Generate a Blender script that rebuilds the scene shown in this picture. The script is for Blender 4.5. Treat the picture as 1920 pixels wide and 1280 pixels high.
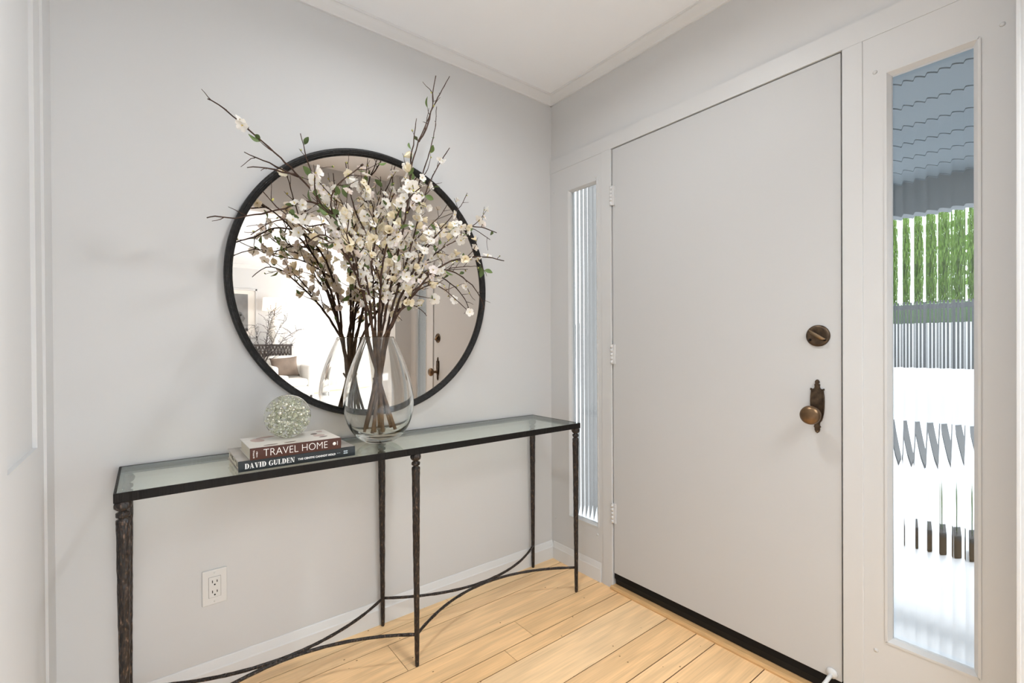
import bpy, bmesh, math, random
from mathutils import Vector, Matrix
from math import sin, cos, pi, radians, sqrt

# ------------------------------------------------------------------ clear
for o in list(bpy.data.objects):
    bpy.data.objects.remove(o, do_unlink=True)
sc = bpy.context.scene
COL = sc.collection

# ------------------------------------------------------------------ camera
yaw, pitch, roll = radians(37.96), radians(-0.28), radians(-0.33)
fwd = Vector((sin(yaw) * cos(pitch), cos(yaw) * cos(pitch), sin(pitch)))
rgt = Vector((cos(yaw), -sin(yaw), 0))
upv = rgt.cross(fwd)
rgt2 = rgt * cos(roll) + upv * sin(roll)
upv2 = -rgt * sin(roll) + upv * cos(roll)
cam_data = bpy.data.cameras.new('camera')
cam = bpy.data.objects.new('camera', cam_data)
COL.objects.link(cam)
cam.matrix_world = Matrix(((rgt2.x, upv2.x, -fwd.x, -1.702),
                           (rgt2.y, upv2.y, -fwd.y, -1.844),
                           (rgt2.z, upv2.z, -fwd.z, 1.132),
                           (0, 0, 0, 1)))
cam_data.sensor_fit = 'HORIZONTAL'
cam_data.sensor_width = 36.0
cam_data.lens = 879.78 / 1920 * 36.0
cam_data.shift_y = 10.83 / 1920
cam_data.clip_start = 0.02
cam_data.clip_end = 200
sc.camera = cam

# ------------------------------------------------------------------ world, exposure
sc.view_settings.view_transform = 'Standard'
sc.view_settings.look = 'None'
sc.view_settings.gamma = 1
sc.view_settings.use_curve_mapping = False
sc.view_settings.exposure = -0.13
w = bpy.data.worlds.new('overcast_sky')
sc.world = w
w.use_nodes = True
bg = w.node_tree.nodes['Background']
bg.inputs[0].default_value = (0.90, 0.95, 1.0, 1)
bg.inputs[1].default_value = 5.0

# ------------------------------------------------------------------ lights
def area_light(name, loc, rot, sx, sy, power, color, shape='RECTANGLE', spread=pi):
    d = bpy.data.lights.new(name, 'AREA')
    d.shape = shape
    d.size = sx
    if shape in ('RECTANGLE', 'ELLIPSE'):
        d.size_y = sy
    d.energy = power
    d.color = color
    d.spread = spread
    o = bpy.data.objects.new(name, d)
    COL.objects.link(o)
    o.location = loc
    o.rotation_euler = rot
    return o

# added daylight fill at an unseen east window, the entry downlight, added ceiling fill
area_light('daylight_fill_east', (3.85, -5.2, 1.35), (0, radians(90), 0), 1.9, 4.6, 480, (0.86, 0.94, 1.0))  # added to brighten the living room; window itself is unseen
area_light('entry_downlight', (-0.90, -0.85, 2.425), (0, 0, 0), 0.10, 0.10, 10.5, (0.95, 0.98, 1.0), 'DISK', radians(165))
area_light('living_fill_light', (-0.90, -2.85, 2.385), (0, 0, 0), 1.1, 1.2, 46, (0.92, 0.97, 1.0), 'RECTANGLE', radians(150))  # added fill for the entry, out of view

sun_d = bpy.data.lights.new('sun', 'SUN')
sun_d.energy = 3.5
sun_d.angle = radians(6)
sun_o = bpy.data.objects.new('sun', sun_d)
COL.objects.link(sun_o)
sun_o.rotation_euler = (radians(-38), 0, 0)      # high from the north, over the driveway

# ------------------------------------------------------------------ materials
def mat(name, color, rough=0.5, metal=0.0, spec=0.5, bump=0.0, bscale=60.0, bdist=0.002, var=0.0, vscale=8.0, stretch=None, coat=0.0):
    m = bpy.data.materials.new(name)
    m.use_nodes = True
    nt = m.node_tree
    b = nt.nodes['Principled BSDF']
    b.inputs['Base Color'].default_value = (*color, 1)
    b.inputs['Roughness'].default_value = rough
    b.inputs['Metallic'].default_value = metal
    b.inputs['Specular IOR Level'].default_value = spec
    b.inputs['Coat Weight'].default_value = coat
    tc = nt.nodes.new('ShaderNodeTexCoord')
    src = tc.outputs['Object']
    if stretch:
        mp = nt.nodes.new('ShaderNodeMapping')
        mp.inputs['Scale'].default_value = stretch
        nt.links.new(src, mp.inputs['Vector'])
        src = mp.outputs['Vector']
    if bump > 0:
        n = nt.nodes.new('ShaderNodeTexNoise')
        n.inputs['Scale'].default_value = bscale
        n.inputs['Detail'].default_value = 3
        nt.links.new(src, n.inputs['Vector'])
        bp = nt.nodes.new('ShaderNodeBump')
        bp.inputs['Strength'].default_value = bump
        bp.inputs['Distance'].default_value = bdist
        nt.links.new(n.outputs['Fac'], bp.inputs['Height'])
        nt.links.new(bp.outputs['Normal'], b.inputs['Normal'])
    if var > 0:
        n2 = nt.nodes.new('ShaderNodeTexNoise')
        n2.inputs['Scale'].default_value = vscale
        n2.inputs['Detail'].default_value = 4
        nt.links.new(src, n2.inputs['Vector'])
        cr = nt.nodes.new('ShaderNodeValToRGB')
        cr.color_ramp.elements[0].position = 0.3
        cr.color_ramp.elements[1].position = 0.7
        cr.color_ramp.elements[0].color = (*[c * (1 - var) for c in color], 1)
        cr.color_ramp.elements[1].color = (*[min(1, c * (1 + var)) for c in color], 1)
        nt.links.new(n2.outputs['Fac'], cr.inputs['Fac'])
        nt.links.new(cr.outputs['Color'], b.inputs['Base Color'])
    return m

def glass_mat(name, color=(1, 1, 1), ior=1.45, rough=0.0):
    m = bpy.data.materials.new(name)
    m.use_nodes = True
    nt = m.node_tree
    nt.nodes.clear()
    g = nt.nodes.new('ShaderNodeBsdfGlass')
    g.inputs['Color'].default_value = (*color, 1)
    g.inputs['IOR'].default_value = ior
    g.inputs['Roughness'].default_value = rough
    out = nt.nodes.new('ShaderNodeOutputMaterial')
    nt.links.new(g.outputs[0], out.inputs['Surface'])
    return m

def sheet_glass_mat(name, tint, ior=1.5):
    # a thin flat sheet: clear transmission plus its two-sided reflection
    m = bpy.data.materials.new(name)
    m.use_nodes = True
    nt = m.node_tree
    nt.nodes.clear()
    t = nt.nodes.new('ShaderNodeBsdfTransparent')
    t.inputs['Color'].default_value = (*tint, 1)
    g = nt.nodes.new('ShaderNodeBsdfGlossy')
    g.inputs['Roughness'].default_value = 0.0
    g.inputs['Color'].default_value = (0.96, 1.0, 0.98, 1)
    geo = nt.nodes.new('ShaderNodeNewGeometry')
    dt = nt.nodes.new('ShaderNodeVectorMath')
    dt.operation = 'DOT_PRODUCT'
    nt.links.new(geo.outputs['Incoming'], dt.inputs[0])
    nt.links.new(geo.outputs['Normal'], dt.inputs[1])
    def mth(op, a_, b_):
        n = nt.nodes.new('ShaderNodeMath')
        n.operation = op
        for k_, q_ in enumerate((a_, b_)):
            if q_ is None: continue
            if isinstance(q_, (int, float)): n.inputs[k_].default_value = q_
            else: nt.links.new(q_, n.inputs[k_])
        return n.outputs[0]
    ca = mth('ABSOLUTE', dt.outputs['Value'], None)
    p5 = mth('POWER', mth('SUBTRACT', 1.0, ca), 5.0)
    f0 = ((ior - 1) / (ior + 1)) ** 2
    fr_ = mth('ADD', mth('MULTIPLY', p5, 1 - f0), f0)
    mx = nt.nodes.new('ShaderNodeMixShader')
    out = nt.nodes.new('ShaderNodeOutputMaterial')
    nt.links.new(fr_, mx.inputs[0])
    nt.links.new(t.outputs[0], mx.inputs[1])
    nt.links.new(g.outputs[0], mx.inputs[2])
    nt.links.new(mx.outputs[0], out.inputs['Surface'])
    return m

def emit_mat(name, color, strength):
    m = bpy.data.materials.new(name)
    m.use_nodes = True
    nt = m.node_tree
    nt.nodes.clear()
    e = nt.nodes.new('ShaderNodeEmission')
    e.inputs[0].default_value = (*color, 1)
    e.inputs[1].default_value = strength
    out = nt.nodes.new('ShaderNodeOutputMaterial')
    nt.links.new(e.outputs[0], out.inputs['Surface'])
    return m

def leafy_mat(name, color, trans=0.35, rough=0.5, var=0.12):
    m = bpy.data.materials.new(name)
    m.use_nodes = True
    nt = m.node_tree
    b = nt.nodes['Principled BSDF']
    b.inputs['Roughness'].default_value = rough
    b.inputs['Specular IOR Level'].default_value = 0.25
    oi = nt.nodes.new('ShaderNodeObjectInfo')
    cr = nt.nodes.new('ShaderNodeValToRGB')
    cr.color_ramp.elements[0].color = (*[c * (1 - var) for c in color], 1)
    cr.color_ramp.elements[1].color = (*[min(1, c * (1 + var)) for c in color], 1)
    nt.links.new(oi.outputs['Random'], cr.inputs['Fac'])
    nt.links.new(cr.outputs['Color'], b.inputs['Base Color'])
    tr = nt.nodes.new('ShaderNodeBsdfTranslucent')
    nt.links.new(cr.outputs['Color'], tr.inputs['Color'])
    mx = nt.nodes.new('ShaderNodeMixShader')
    mx.inputs[0].default_value = trans
    nt.links.new(b.outputs[0], mx.inputs[1])
    nt.links.new(tr.outputs[0], mx.inputs[2])
    nt.links.new(mx.outputs[0], nt.nodes['Material Output'].inputs['Surface'])
    return m

M = {}
M['wall'] = mat('wall_paint', (0.615, 0.615, 0.615), 0.85, spec=0.2, bump=0.08, bscale=220, bdist=0.0006)
M['ceiling'] = mat('ceiling_paint', (0.86, 0.875, 0.90), 0.9, spec=0.15, bump=0.06, bscale=160, bdist=0.0006)
M['trim'] = mat('trim_paint', (0.60, 0.60, 0.60), 0.42, spec=0.4, bump=0.04, bscale=40, bdist=0.0006)
M['moulding'] = mat('moulding_paint', (0.69, 0.69, 0.69), 0.45, spec=0.4)
M['door'] = mat('door_paint', (0.535, 0.535, 0.535), 0.5, spec=0.35, bump=0.05, bscale=30, bdist=0.0007)
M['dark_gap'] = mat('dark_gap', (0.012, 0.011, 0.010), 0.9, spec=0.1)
M['rubber'] = mat('black_rubber', (0.006, 0.006, 0.007), 0.55, spec=0.15)
M['sweep_metal'] = mat('dark_sweep', (0.008, 0.010, 0.013), 0.4, metal=0.0, spec=0.25)
M['threshold'] = mat('threshold_oak', (0.60, 0.36, 0.16), 0.4, var=0.18, vscale=14, stretch=(30, 1.5, 30))
M['living_wall'] = mat('living_wall_paint', (0.60, 0.60, 0.60), 0.85, spec=0.2)
M['glass'] = glass_mat('clear_glass', (0.992, 0.997, 0.995), 1.46)
M['reeded'] = glass_mat('reeded_glass', (0.97, 0.985, 0.985), 1.5)
M['orb'] = glass_mat('orb_glass', (0.985, 0.99, 0.97), 1.20)
M['tabletop'] = sheet_glass_mat('tabletop_glass', (0.93, 0.965, 0.95))
M['plastic'] = mat('outlet_plastic', (0.68, 0.68, 0.67), 0.35)
M['slot'] = mat('outlet_slot', (0.01, 0.01, 0.01), 0.8)
M['white_metal'] = mat('painted_metal', (0.62, 0.62, 0.62), 0.4)
M['brass'] = mat('aged_bronze', (0.085, 0.058, 0.038), 0.42, metal=0.85, bump=0.2, bscale=120, bdist=0.0006, var=0.5, vscale=60)
M['knob'] = mat('worn_brass', (0.17, 0.105, 0.058), 0.33, metal=0.9, var=0.35, vscale=40)
M['turn'] = mat('bright_brass', (0.26, 0.18, 0.11), 0.36, metal=0.85)
M['wood_stem'] = mat('branch_bark', (0.060, 0.034, 0.024), 0.75, spec=0.25, bump=0.5, bscale=140, bdist=0.001, var=0.4, vscale=50)
M['wet_stem'] = mat('cut_stem', (0.115, 0.066, 0.036), 0.6, spec=0.3, bump=0.4, bscale=140, bdist=0.001, var=0.35, vscale=45)
M['petal'] = leafy_mat('petal_white', (0.92, 0.89, 0.84), 0.30, 0.6, 0.05)
M['petal_cream'] = leafy_mat('petal_cream', (0.90, 0.82, 0.64), 0.30, 0.6, 0.06)
M['petal_pink'] = leafy_mat('petal_blush', (0.92, 0.84, 0.81), 0.30, 0.6, 0.05)
M['stamen'] = leafy_mat('stamen', (0.70, 0.52, 0.14), 0.1, 0.6, 0.25)
M['bud'] = leafy_mat('bud', (0.62, 0.58, 0.20), 0.25, 0.6, 0.25)
M['leaf'] = leafy_mat('leaf_green', (0.135, 0.195, 0.070), 0.28, 0.45, 0.35)

def table_metal():
    # blackened hammered iron with small rubbed-through bronze flecks
    m = mat('hammered_iron', (0.014, 0.011, 0.010), 0.42, metal=0.0, spec=0.4)
    nt = m.node_tree
    b = nt.nodes['Principled BSDF']
    tc = nt.nodes.new('ShaderNodeTexCoord')
    def noise(sx, sz, detail):
        mp = nt.nodes.new('ShaderNodeMapping')
        mp.inputs['Scale'].default_value = (sx, sx, sz)
        nt.links.new(tc.outputs['Object'], mp.inputs['Vector'])
        n = nt.nodes.new('ShaderNodeTexNoise')
        n.inputs['Scale'].default_value = 1.0
        n.inputs['Detail'].default_value = detail
        nt.links.new(mp.outputs['Vector'], n.inputs['Vector'])
        return n.outputs['Fac']
    flecks = noise(210, 70, 2)
    cr = nt.nodes.new('ShaderNodeValToRGB')
    e = cr.color_ramp.elements
    e[0].position, e[0].color = 0.40, (0.009, 0.008, 0.008, 1)
    e[1].position, e[1].color = 0.78, (0.20, 0.125, 0.085, 1)
    k = cr.color_ramp.elements.new(0.60)
    k.color = (0.030, 0.019, 0.014, 1)
    nt.links.new(flecks, cr.inputs['Fac'])
    nt.links.new(cr.outputs['Color'], b.inputs['Base Color'])
    dents = noise(120, 48, 1)
    bp = nt.nodes.new('ShaderNodeBump')
    bp.inputs['Strength'].default_value = 0.9
    bp.inputs['Distance'].default_value = 0.006
    nt.links.new(dents, bp.inputs['Height'])
    nt.links.new(bp.outputs['Normal'], b.inputs['Normal'])
    return m
M['iron'] = table_metal()

def ribbed_iron():
    m = mat('ribbed_iron', (0.008, 0.0066, 0.006), 0.5, metal=0.0, spec=0.18)
    nt = m.node_tree
    b = nt.nodes['Principled BSDF']
    tc = nt.nodes.new('ShaderNodeTexCoord')
    mp = nt.nodes.new('ShaderNodeMapping')
    mp.inputs['Scale'].default_value = (170, 170, 6)
    nt.links.new(tc.outputs['Object'], mp.inputs['Vector'])
    no = nt.nodes.new('ShaderNodeTexNoise')
    no.inputs['Scale'].default_value = 1.0
    no.inputs['Detail'].default_value = 2
    nt.links.new(mp.outputs['Vector'], no.inputs['Vector'])
    bp = nt.nodes.new('ShaderNodeBump')
    bp.inputs['Strength'].default_value = 0.8
    bp.inputs['Distance'].default_value = 0.003
    nt.links.new(no.outputs['Fac'], bp.inputs['Height'])
    nt.links.new(bp.outputs['Normal'], b.inputs['Normal'])
    return m
M['iron_frame'] = ribbed_iron()
M['mirror_frame'] = mat('mirror_frame', (0.011, 0.0105, 0.0105), 0.42, metal=0.0, spec=0.3, bump=0.9, bscale=130, bdist=0.0035, var=0.6, vscale=90)

def mirror_mat():
    m = bpy.data.materials.new('mirror_silver')
    m.use_nodes = True
    nt = m.node_tree
    nt.nodes.clear()
    g = nt.nodes.new('ShaderNodeBsdfGlossy')
    g.inputs['Color'].default_value = (0.715, 0.65, 0.59, 1)
    g.inputs['Roughness'].default_value = 0.0
    out = nt.nodes.new('ShaderNodeOutputMaterial')
    nt.links.new(g.outputs[0], out.inputs['Surface'])
    return m
M['mirror'] = mirror_mat()

def floor_mat():
    m = bpy.data.materials.new('oak_planks')
    m.use_nodes = True
    nt = m.node_tree
    N, Lk = nt.nodes, nt.links
    b = N['Principled BSDF']
    b.inputs['Roughness'].default_value = 0.36
    b.inputs['Specular IOR Level'].default_value = 0.4
    at = N.new('ShaderNodeAttribute')
    at.attribute_name = 'plank'
    sep = N.new('ShaderNodeSeparateColor')
    Lk.new(at.outputs['Color'], sep.inputs[0])
    tc = N.new('ShaderNodeTexCoord')
    off = N.new('ShaderNodeVectorMath')
    off.operation = 'MULTIPLY'
    off.inputs[1].default_value = (37.0, 19.0, 11.0)
    Lk.new(at.outputs['Vector'], off.inputs[0])
    add = N.new('ShaderNodeVectorMath')
    Lk.new(tc.outputs['Object'], add.inputs[0])
    Lk.new(off.outputs[0], add.inputs[1])
    # cathedral grain: distorted bands along the plank
    mp = N.new('ShaderNodeMapping')
    mp.inputs['Scale'].default_value = (1.1, 9.0, 1.0)
    Lk.new(add.outputs[0], mp.inputs['Vector'])
    wn = N.new('ShaderNodeTexNoise')
    wn.inputs['Scale'].default_value = 1.3
    wn.inputs['Detail'].default_value = 3
    Lk.new(mp.outputs['Vector'], wn.inputs['Vector'])
    mul = N.new('ShaderNodeMath')
    mul.operation = 'MULTIPLY'
    mul.inputs[1].default_value = 26.0
    Lk.new(wn.outputs['Fac'], mul.inputs[0])
    sn = N.new('ShaderNodeMath')
    sn.operation = 'SINE'
    Lk.new(mul.outputs[0], sn.inputs[0])
    # fine pores
    mp2 = N.new('ShaderNodeMapping')
    mp2.inputs['Scale'].default_value = (5.0, 210.0, 1.0)
    Lk.new(add.outputs[0], mp2.inputs['Vector'])
    fn = N.new('ShaderNodeTexNoise')
    fn.inputs['Scale'].default_value = 1.0
    fn.inputs['Detail'].default_value = 4
    Lk.new(mp2.outputs['Vector'], fn.inputs['Vector'])
    # base colour by plank
    cr = N.new('ShaderNodeValToRGB')
    e = cr.color_ramp.elements
    e[0].position, e[0].color = 0.0, (0.88, 0.555, 0.275, 1)
    e[1].position, e[1].color = 1.0, (0.94, 0.65, 0.365, 1)
    el = cr.color_ramp.elements.new(0.5)
    el.color = (0.92, 0.60, 0.315, 1)
    Lk.new(sep.outputs[0], cr.inputs['Fac'])
    # grain darkening
    gr = N.new('ShaderNodeMapRange')
    gr.inputs['From Min'].default_value = -1
    gr.inputs['From Max'].default_value = 1
    gr.inputs['To Min'].default_value = 0.89
    gr.inputs['To Max'].default_value = 1.04
    Lk.new(sn.outputs[0], gr.inputs['Value'])
    fr = N.new('ShaderNodeMapRange')
    fr.inputs['From Min'].default_value = 0.3
    fr.inputs['From Max'].default_value = 0.7
    fr.inputs['To Min'].default_value = 0.88
    fr.inputs['To Max'].default_value = 1.05
    Lk.new(fn.outputs['Fac'], fr.inputs['Value'])
    mm = N.new('ShaderNodeMath')
    mm.operation = 'MULTIPLY'
    Lk.new(gr.outputs[0], mm.inputs[0])
    Lk.new(fr.outputs[0], mm.inputs[1])
    # small dark flecks (filled nail holes and worm holes)
    mp3 = N.new('ShaderNodeMapping')
    mp3.inputs['Scale'].default_value = (24, 30, 1)
    Lk.new(add.outputs[0], mp3.inputs['Vector'])
    vo = N.new('ShaderNodeTexVoronoi')
    vo.inputs['Scale'].default_value = 1.0
    Lk.new(mp3.outputs['Vector'], vo.inputs['Vector'])
    lt = N.new('ShaderNodeMath')
    lt.operation = 'LESS_THAN'
    lt.inputs[1].default_value = 0.085
    Lk.new(vo.outputs['Distance'], lt.inputs[0])
    vsep = N.new('ShaderNodeSeparateColor')
    Lk.new(vo.outputs['Color'], vsep.inputs[0])
    gt = N.new('ShaderNodeMath')
    gt.operation = 'GREATER_THAN'
    gt.inputs[1].default_value = 0.72
    Lk.new(vsep.outputs[0], gt.inputs[0])
    fl = N.new('ShaderNodeMath')
    fl.operation = 'MULTIPLY'
    Lk.new(lt.outputs[0], fl.inputs[0])
    Lk.new(gt.outputs[0], fl.inputs[1])
    sc1 = N.new('ShaderNodeVectorMath')
    sc1.operation = 'SCALE'
    Lk.new(cr.outputs['Color'], sc1.inputs[0])
    Lk.new(mm.outputs[0], sc1.inputs['Scale'])
    mx = N.new('ShaderNodeMix')
    mx.data_type = 'RGBA'
    Lk.new(fl.outputs[0], mx.inputs['Factor'])
    Lk.new(sc1.outputs[0], mx.inputs['A'])
    mx.inputs['B'].default_value = (0.30, 0.15, 0.06, 1)
    Lk.new(mx.outputs['Result'], b.inputs['Base Color'])
    bp = N.new('ShaderNodeBump')
    bp.inputs['Strength'].default_value = 0.12
    bp.inputs['Distance'].default_value = 0.001
    Lk.new(fn.outputs['Fac'], bp.inputs['Height'])
    Lk.new(bp.outputs['Normal'], b.inputs['Normal'])
    return m
M['floor'] = floor_mat()
M['seam'] = mat('floor_seam', (0.075, 0.028, 0.009), 0.8)

# ------------------------------------------------------------------ mesh helpers
class MB:
    def __init__(s):
        s.v, s.f, s.m, s.sm = [], [], [], []
    def face(s, idx, mi=0, smooth=False):
        s.f.append(tuple(idx)); s.m.append(mi); s.sm.append(smooth)
    def box(s, x0, x1, y0, y1, z0, z1, mi=0):
        b = len(s.v)
        s.v += [(x0, y0, z0), (x1, y0, z0), (x1, y1, z0), (x0, y1, z0), (x0, y0, z1), (x1, y0, z1), (x1, y1, z1), (x0, y1, z1)]
        for q in ((0, 3, 2, 1), (4, 5, 6, 7), (0, 1, 5, 4), (1, 2, 6, 5), (2, 3, 7, 6), (3, 0, 4, 7)):
            s.face([b + i for i in q], mi)
        return s
    def bbox(s, x0, x1, y0, y1, z0, z1, r=0.003, mi=0):
        # box with chamfered edges
        bm = bmesh.new()
        bmesh.ops.create_cube(bm, size=1)
        for v in bm.verts:
            v.co = Vector(((x0 + x1) / 2 + v.co.x * (x1 - x0), (y0 + y1) / 2 + v.co.y * (y1 - y0), (z0 + z1) / 2 + v.co.z * (z1 - z0)))
        bmesh.ops.bevel(bm, geom=list(bm.edges), offset=r, segments=2, profile=0.5, affect='EDGES')
        s.from_bm(bm, mi)
        return s
    def from_bm(s, bm, mi=0, smooth=False, mtx=None):
        b = len(s.v)
        bm.verts.index_update()
        for v in bm.verts:
            s.v.append(tuple(mtx @ v.co) if mtx else tuple(v.co))
        for f in bm.faces:
            s.face([b + v.index for v in f.verts], mi, smooth)
        bm.free()
    def tube(s, pts, radii, seg=8, mi=0, cap=True, jit=0.0, rnd=None):
        pts = [Vector(p) for p in pts]
        n = len(pts)
        if not hasattr(radii, '__len__'):
            radii = [radii] * n
        b = len(s.v)
        t = (pts[1] - pts[0]).normalized()
        ref = Vector((0, 0, 1)) if abs(t.z) < 0.9 else Vector((1, 0, 0))
        u = t.cross(ref).normalized()
        for i, p in enumerate(pts):
            if i == 0: t = pts[1] - pts[0]
            elif i == n - 1: t = pts[-1] - pts[-2]
            else: t = pts[i + 1] - pts[i - 1]
            t.normalize()
            u = (u - t * u.dot(t))
            if u.length < 1e-6: u = t.orthogonal()
            u.normalize()
            v = t.cross(u)
            for k in range(seg):
                a = 2 * pi * k / seg
                r = radii[i]
                if jit and rnd: r *= 1 + rnd.uniform(-jit, jit)
                s.v.append(tuple(p + (u * cos(a) + v * sin(a)) * r))
        for i in range(n - 1):
            for k in range(seg):
                k2 = (k + 1) % seg
                s.face((b + i * seg + k, b + i * seg + k2, b + (i + 1) * seg + k2, b + (i + 1) * seg + k), mi, True)
        if cap:
            s.face([b + k for k in range(seg)][::-1], mi)
            s.face([b + (n - 1) * seg + k for k in range(seg)], mi)
        return s
    def lathe(s, prof, seg=24, mi=0, axis='Z', org=(0, 0, 0), smooth=True, jit=0, rnd=None, mtx=None):
        # prof: list of (r, h)
        b = len(s.v)
        rings = []
        for (r, h) in prof:
            if r < 1e-6:
                rings.append([len(s.v)]); pts = [(0, 0, h)]
            else:
                rings.append(list(range(len(s.v), len(s.v) + seg)))
                pts = []
                for k in range(seg):
                    rr = r * (1 + (rnd.uniform(-jit, jit) if jit else 0))
                    pts.append((rr * cos(2 * pi * k / seg), rr * sin(2 * pi * k / seg), h))
            for (x, y, z) in pts:
                if axis == 'X': x, y, z = z, x, y
                elif axis == '-X': x, y, z = -z, -x, y
                elif axis == '-Y': x, y, z = x, -z, y
                p = Vector((x, y, z)) + Vector(org)
                if mtx: p = mtx @ p
                s.v.append(tuple(p))
        for i in range(len(rings) - 1):
            A, B = rings[i], rings[i + 1]
            if len(A) == 1 and len(B) == 1: continue
            for k in range(seg):
                k2 = (k + 1) % seg
                if len(A) == 1: s.face((A[0], B[k2], B[k]), mi, smooth)
                elif len(B) == 1: s.face((A[k], A[k2], B[0]), mi, smooth)
                else: s.face((A[k], A[k2], B[k2], B[k]), mi, smooth)
        return s
    def prism(s, poly, d0, d1, fn, mi=0):
        # poly: 2D outline (convex-ish or simple), fn(a, b, d) -> 3D
        b = len(s.v)
        n = len(poly)
        for (a, c) in poly: s.v.append(tuple(fn(a, c, d0)))
        for (a, c) in poly: s.v.append(tuple(fn(a, c, d1)))
        s.face([b + i for i in range(n)][::-1], mi)
        s.face([b + n + i for i in range(n)], mi)
        for i in range(n):
            j = (i + 1) % n
            s.face((b + i, b + j, b + n + j, b + n + i), mi)
        return s
    def build(s, name, mats, parent=None, loc=None, fix=True):
        me = bpy.data.meshes.new(name)
        off = Vector(loc) if loc is not None else Vector((0, 0, 0))
        me.from_pydata([tuple(Vector(p) - off) for p in s.v], [], s.f)
        if not isinstance(mats, (list, tuple)): mats = [mats]
        for m_ in mats: me.materials.append(m_)
        me.polygons.foreach_set('material_index', s.m)
        me.polygons.foreach_set('use_smooth', s.sm)
        if fix:
            bm = bmesh.new(); bm.from_mesh(me)
            bmesh.ops.recalc_face_normals(bm, faces=bm.faces)
            bm.to_mesh(me); bm.free()
        me.update()
        o = bpy.data.objects.new(name, me)
        COL.objects.link(o)
        o.location = off
        if parent is not None:
            o.parent = parent
            pw, q_ = Vector((0, 0, 0)), parent
            while q_ is not None:
                pw = pw + q_.location; q_ = q_.parent
            o.location = off - pw
        return o

def tag(o, label=None, cat=None, group=None, kind=None):
    if label: o['label'] = label
    if cat: o['category'] = cat
    if group: o['group'] = group
    if kind: o['kind'] = kind
    return o
def empty(name, loc):
    o = bpy.data.objects.new(name, None)
    COL.objects.link(o)
    o.location = loc
    o.empty_display_size = 0.05
    return o
def struct(o, label=None):
    o['kind'] = 'structure'
    if label: o['label'] = label
    return o
def auto_smooth(o, ang=35):
    me = o.data
    me.polygons.foreach_set('use_smooth', [True] * len(me.polygons))
    bm = bmesh.new(); bm.from_mesh(me)
    for e in bm.edges:
        if len(e.link_faces) == 2 and e.calc_face_angle(0) > radians(ang): e.smooth = False
    bm.to_mesh(me); bm.free()

CEIL = 2.44
YO = -1.90          # plane of the wide opening to the living room
XL = -1.915         # left wall of the entry
LX0, LX1, LY = -4.1, 3.9, -8.05   # living room extents

# ------------------------------------------------------------------ floor
rnd = random.Random(5)
def build_floor():
    mb = MB()
    cols = []
    seams = [0.0, 0.075, 0.158, 0.334, 0.455, 0.532, 0.712, 0.842, 0.918, 1.098, 1.225, 1.300]
    pat = [0.18, 0.126, 0.077]
    i = 0
    while seams[-1] < 8.2:
        seams.append(seams[-1] + pat[i % 3]); i += 1
    g = 0.0019
    for k in range(len(seams) - 1):
        y1, y0 = -seams[k] - g, -seams[k + 1] + g
        xa = LX0 if y1 < YO else XL - 0.05
        xb = LX1 if y1 < YO else 0.045
        joints = []
        if k == 3: joints = [-0.52]
        elif k == 2: joints = [-0.99]
        elif k == 9: joints = [-0.62]
        elif k == 7: joints = [-0.70]
        else:
            x = xa + rnd.uniform(0.5, 1.8)
            while x < xb - 0.4:
                joints.append(x); x += rnd.uniform(1.0, 2.4)
        xs = [xa] + sorted(joints) + [xb]
        for a, b in zip(xs, xs[1:]):
            n0 = len(mb.f)
            mb.box(a + g * 0.5, b - g * 0.5, y0, y1, -0.02, 0.0, 0)
            c = (rnd.random(), rnd.random(), rnd.random(), 1)
            cols += [c] * (len(mb.f) - n0)
    n0 = len(mb.f)
    mb.box(LX0, LX1, LY, YO, -0.12, -0.0016, 1)
    mb.box(XL - 0.05, 0.06, YO, 0.02, -0.12, -0.0016, 1)
    cols += [(0, 0, 0, 1)] * (len(mb.f) - n0)
    o = mb.build('floor', [M['floor'], M['seam']])
    at = o.data.color_attributes.new('plank', 'FLOAT_COLOR', 'CORNER')
    for p in o.data.polygons:
        for li in p.loop_indices: at.data[li].color = cols[p.index]
    struct(o)
build_floor()

# ------------------------------------------------------------------ walls and ceiling
struct(MB().box(XL - 0.15, 0.15, 0.0, 0.15, -0.12, CEIL + 0.12).build('wall_back', M['wall']))
# left wall with a shallow recess beyond the far strip
mb = MB()
mb.box(XL - 0.15, XL - 0.009, YO, 0.0, -0.12, CEIL)
mb.box(XL - 0.009, XL, -0.21, 0.0, -0.0, CEIL)
mb.box(XL - 0.009, XL, -0.53, -0.21, 0.0, 0.885)
mb.box(XL - 0.009, XL, YO, -0.53, 0.0, CEIL)
mb.box(XL, XL + 0.006, -0.125, 0.0, 0.0, CEIL)
struct(mb.build('wall_left', M['wall']))
# wall over the door
struct(MB().box(0.010, 0.15, YO, 0.0, 2.10, CEIL).build('wall_right', M['wall']))
struct(MB().box(LX0 - 0.2, LX1 + 0.2, LY - 0.2, YO, CEIL, CEIL + 0.15).box(XL - 0.2, 0.3, YO, 0.2, CEIL, CEIL + 0.15).build('ceiling', M['ceiling']))
# beam over the opening + stub at its right end
struct(MB().box(XL - 0.15, -0.0, YO - 0.14, YO, 2.065, CEIL).build('trim_1', M['wall']))
mb = MB()
mb.box(-0.13, 0.15, YO - 0.14, -1.7075, 0.0, CEIL)
mb.bbox(-0.134, -0.120, -1.7145, -1.7072, 0.0, 2.20, 0.0015, 1)
struct(mb.build('wall_opening', [M['wall'], M['trim']]))

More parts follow.
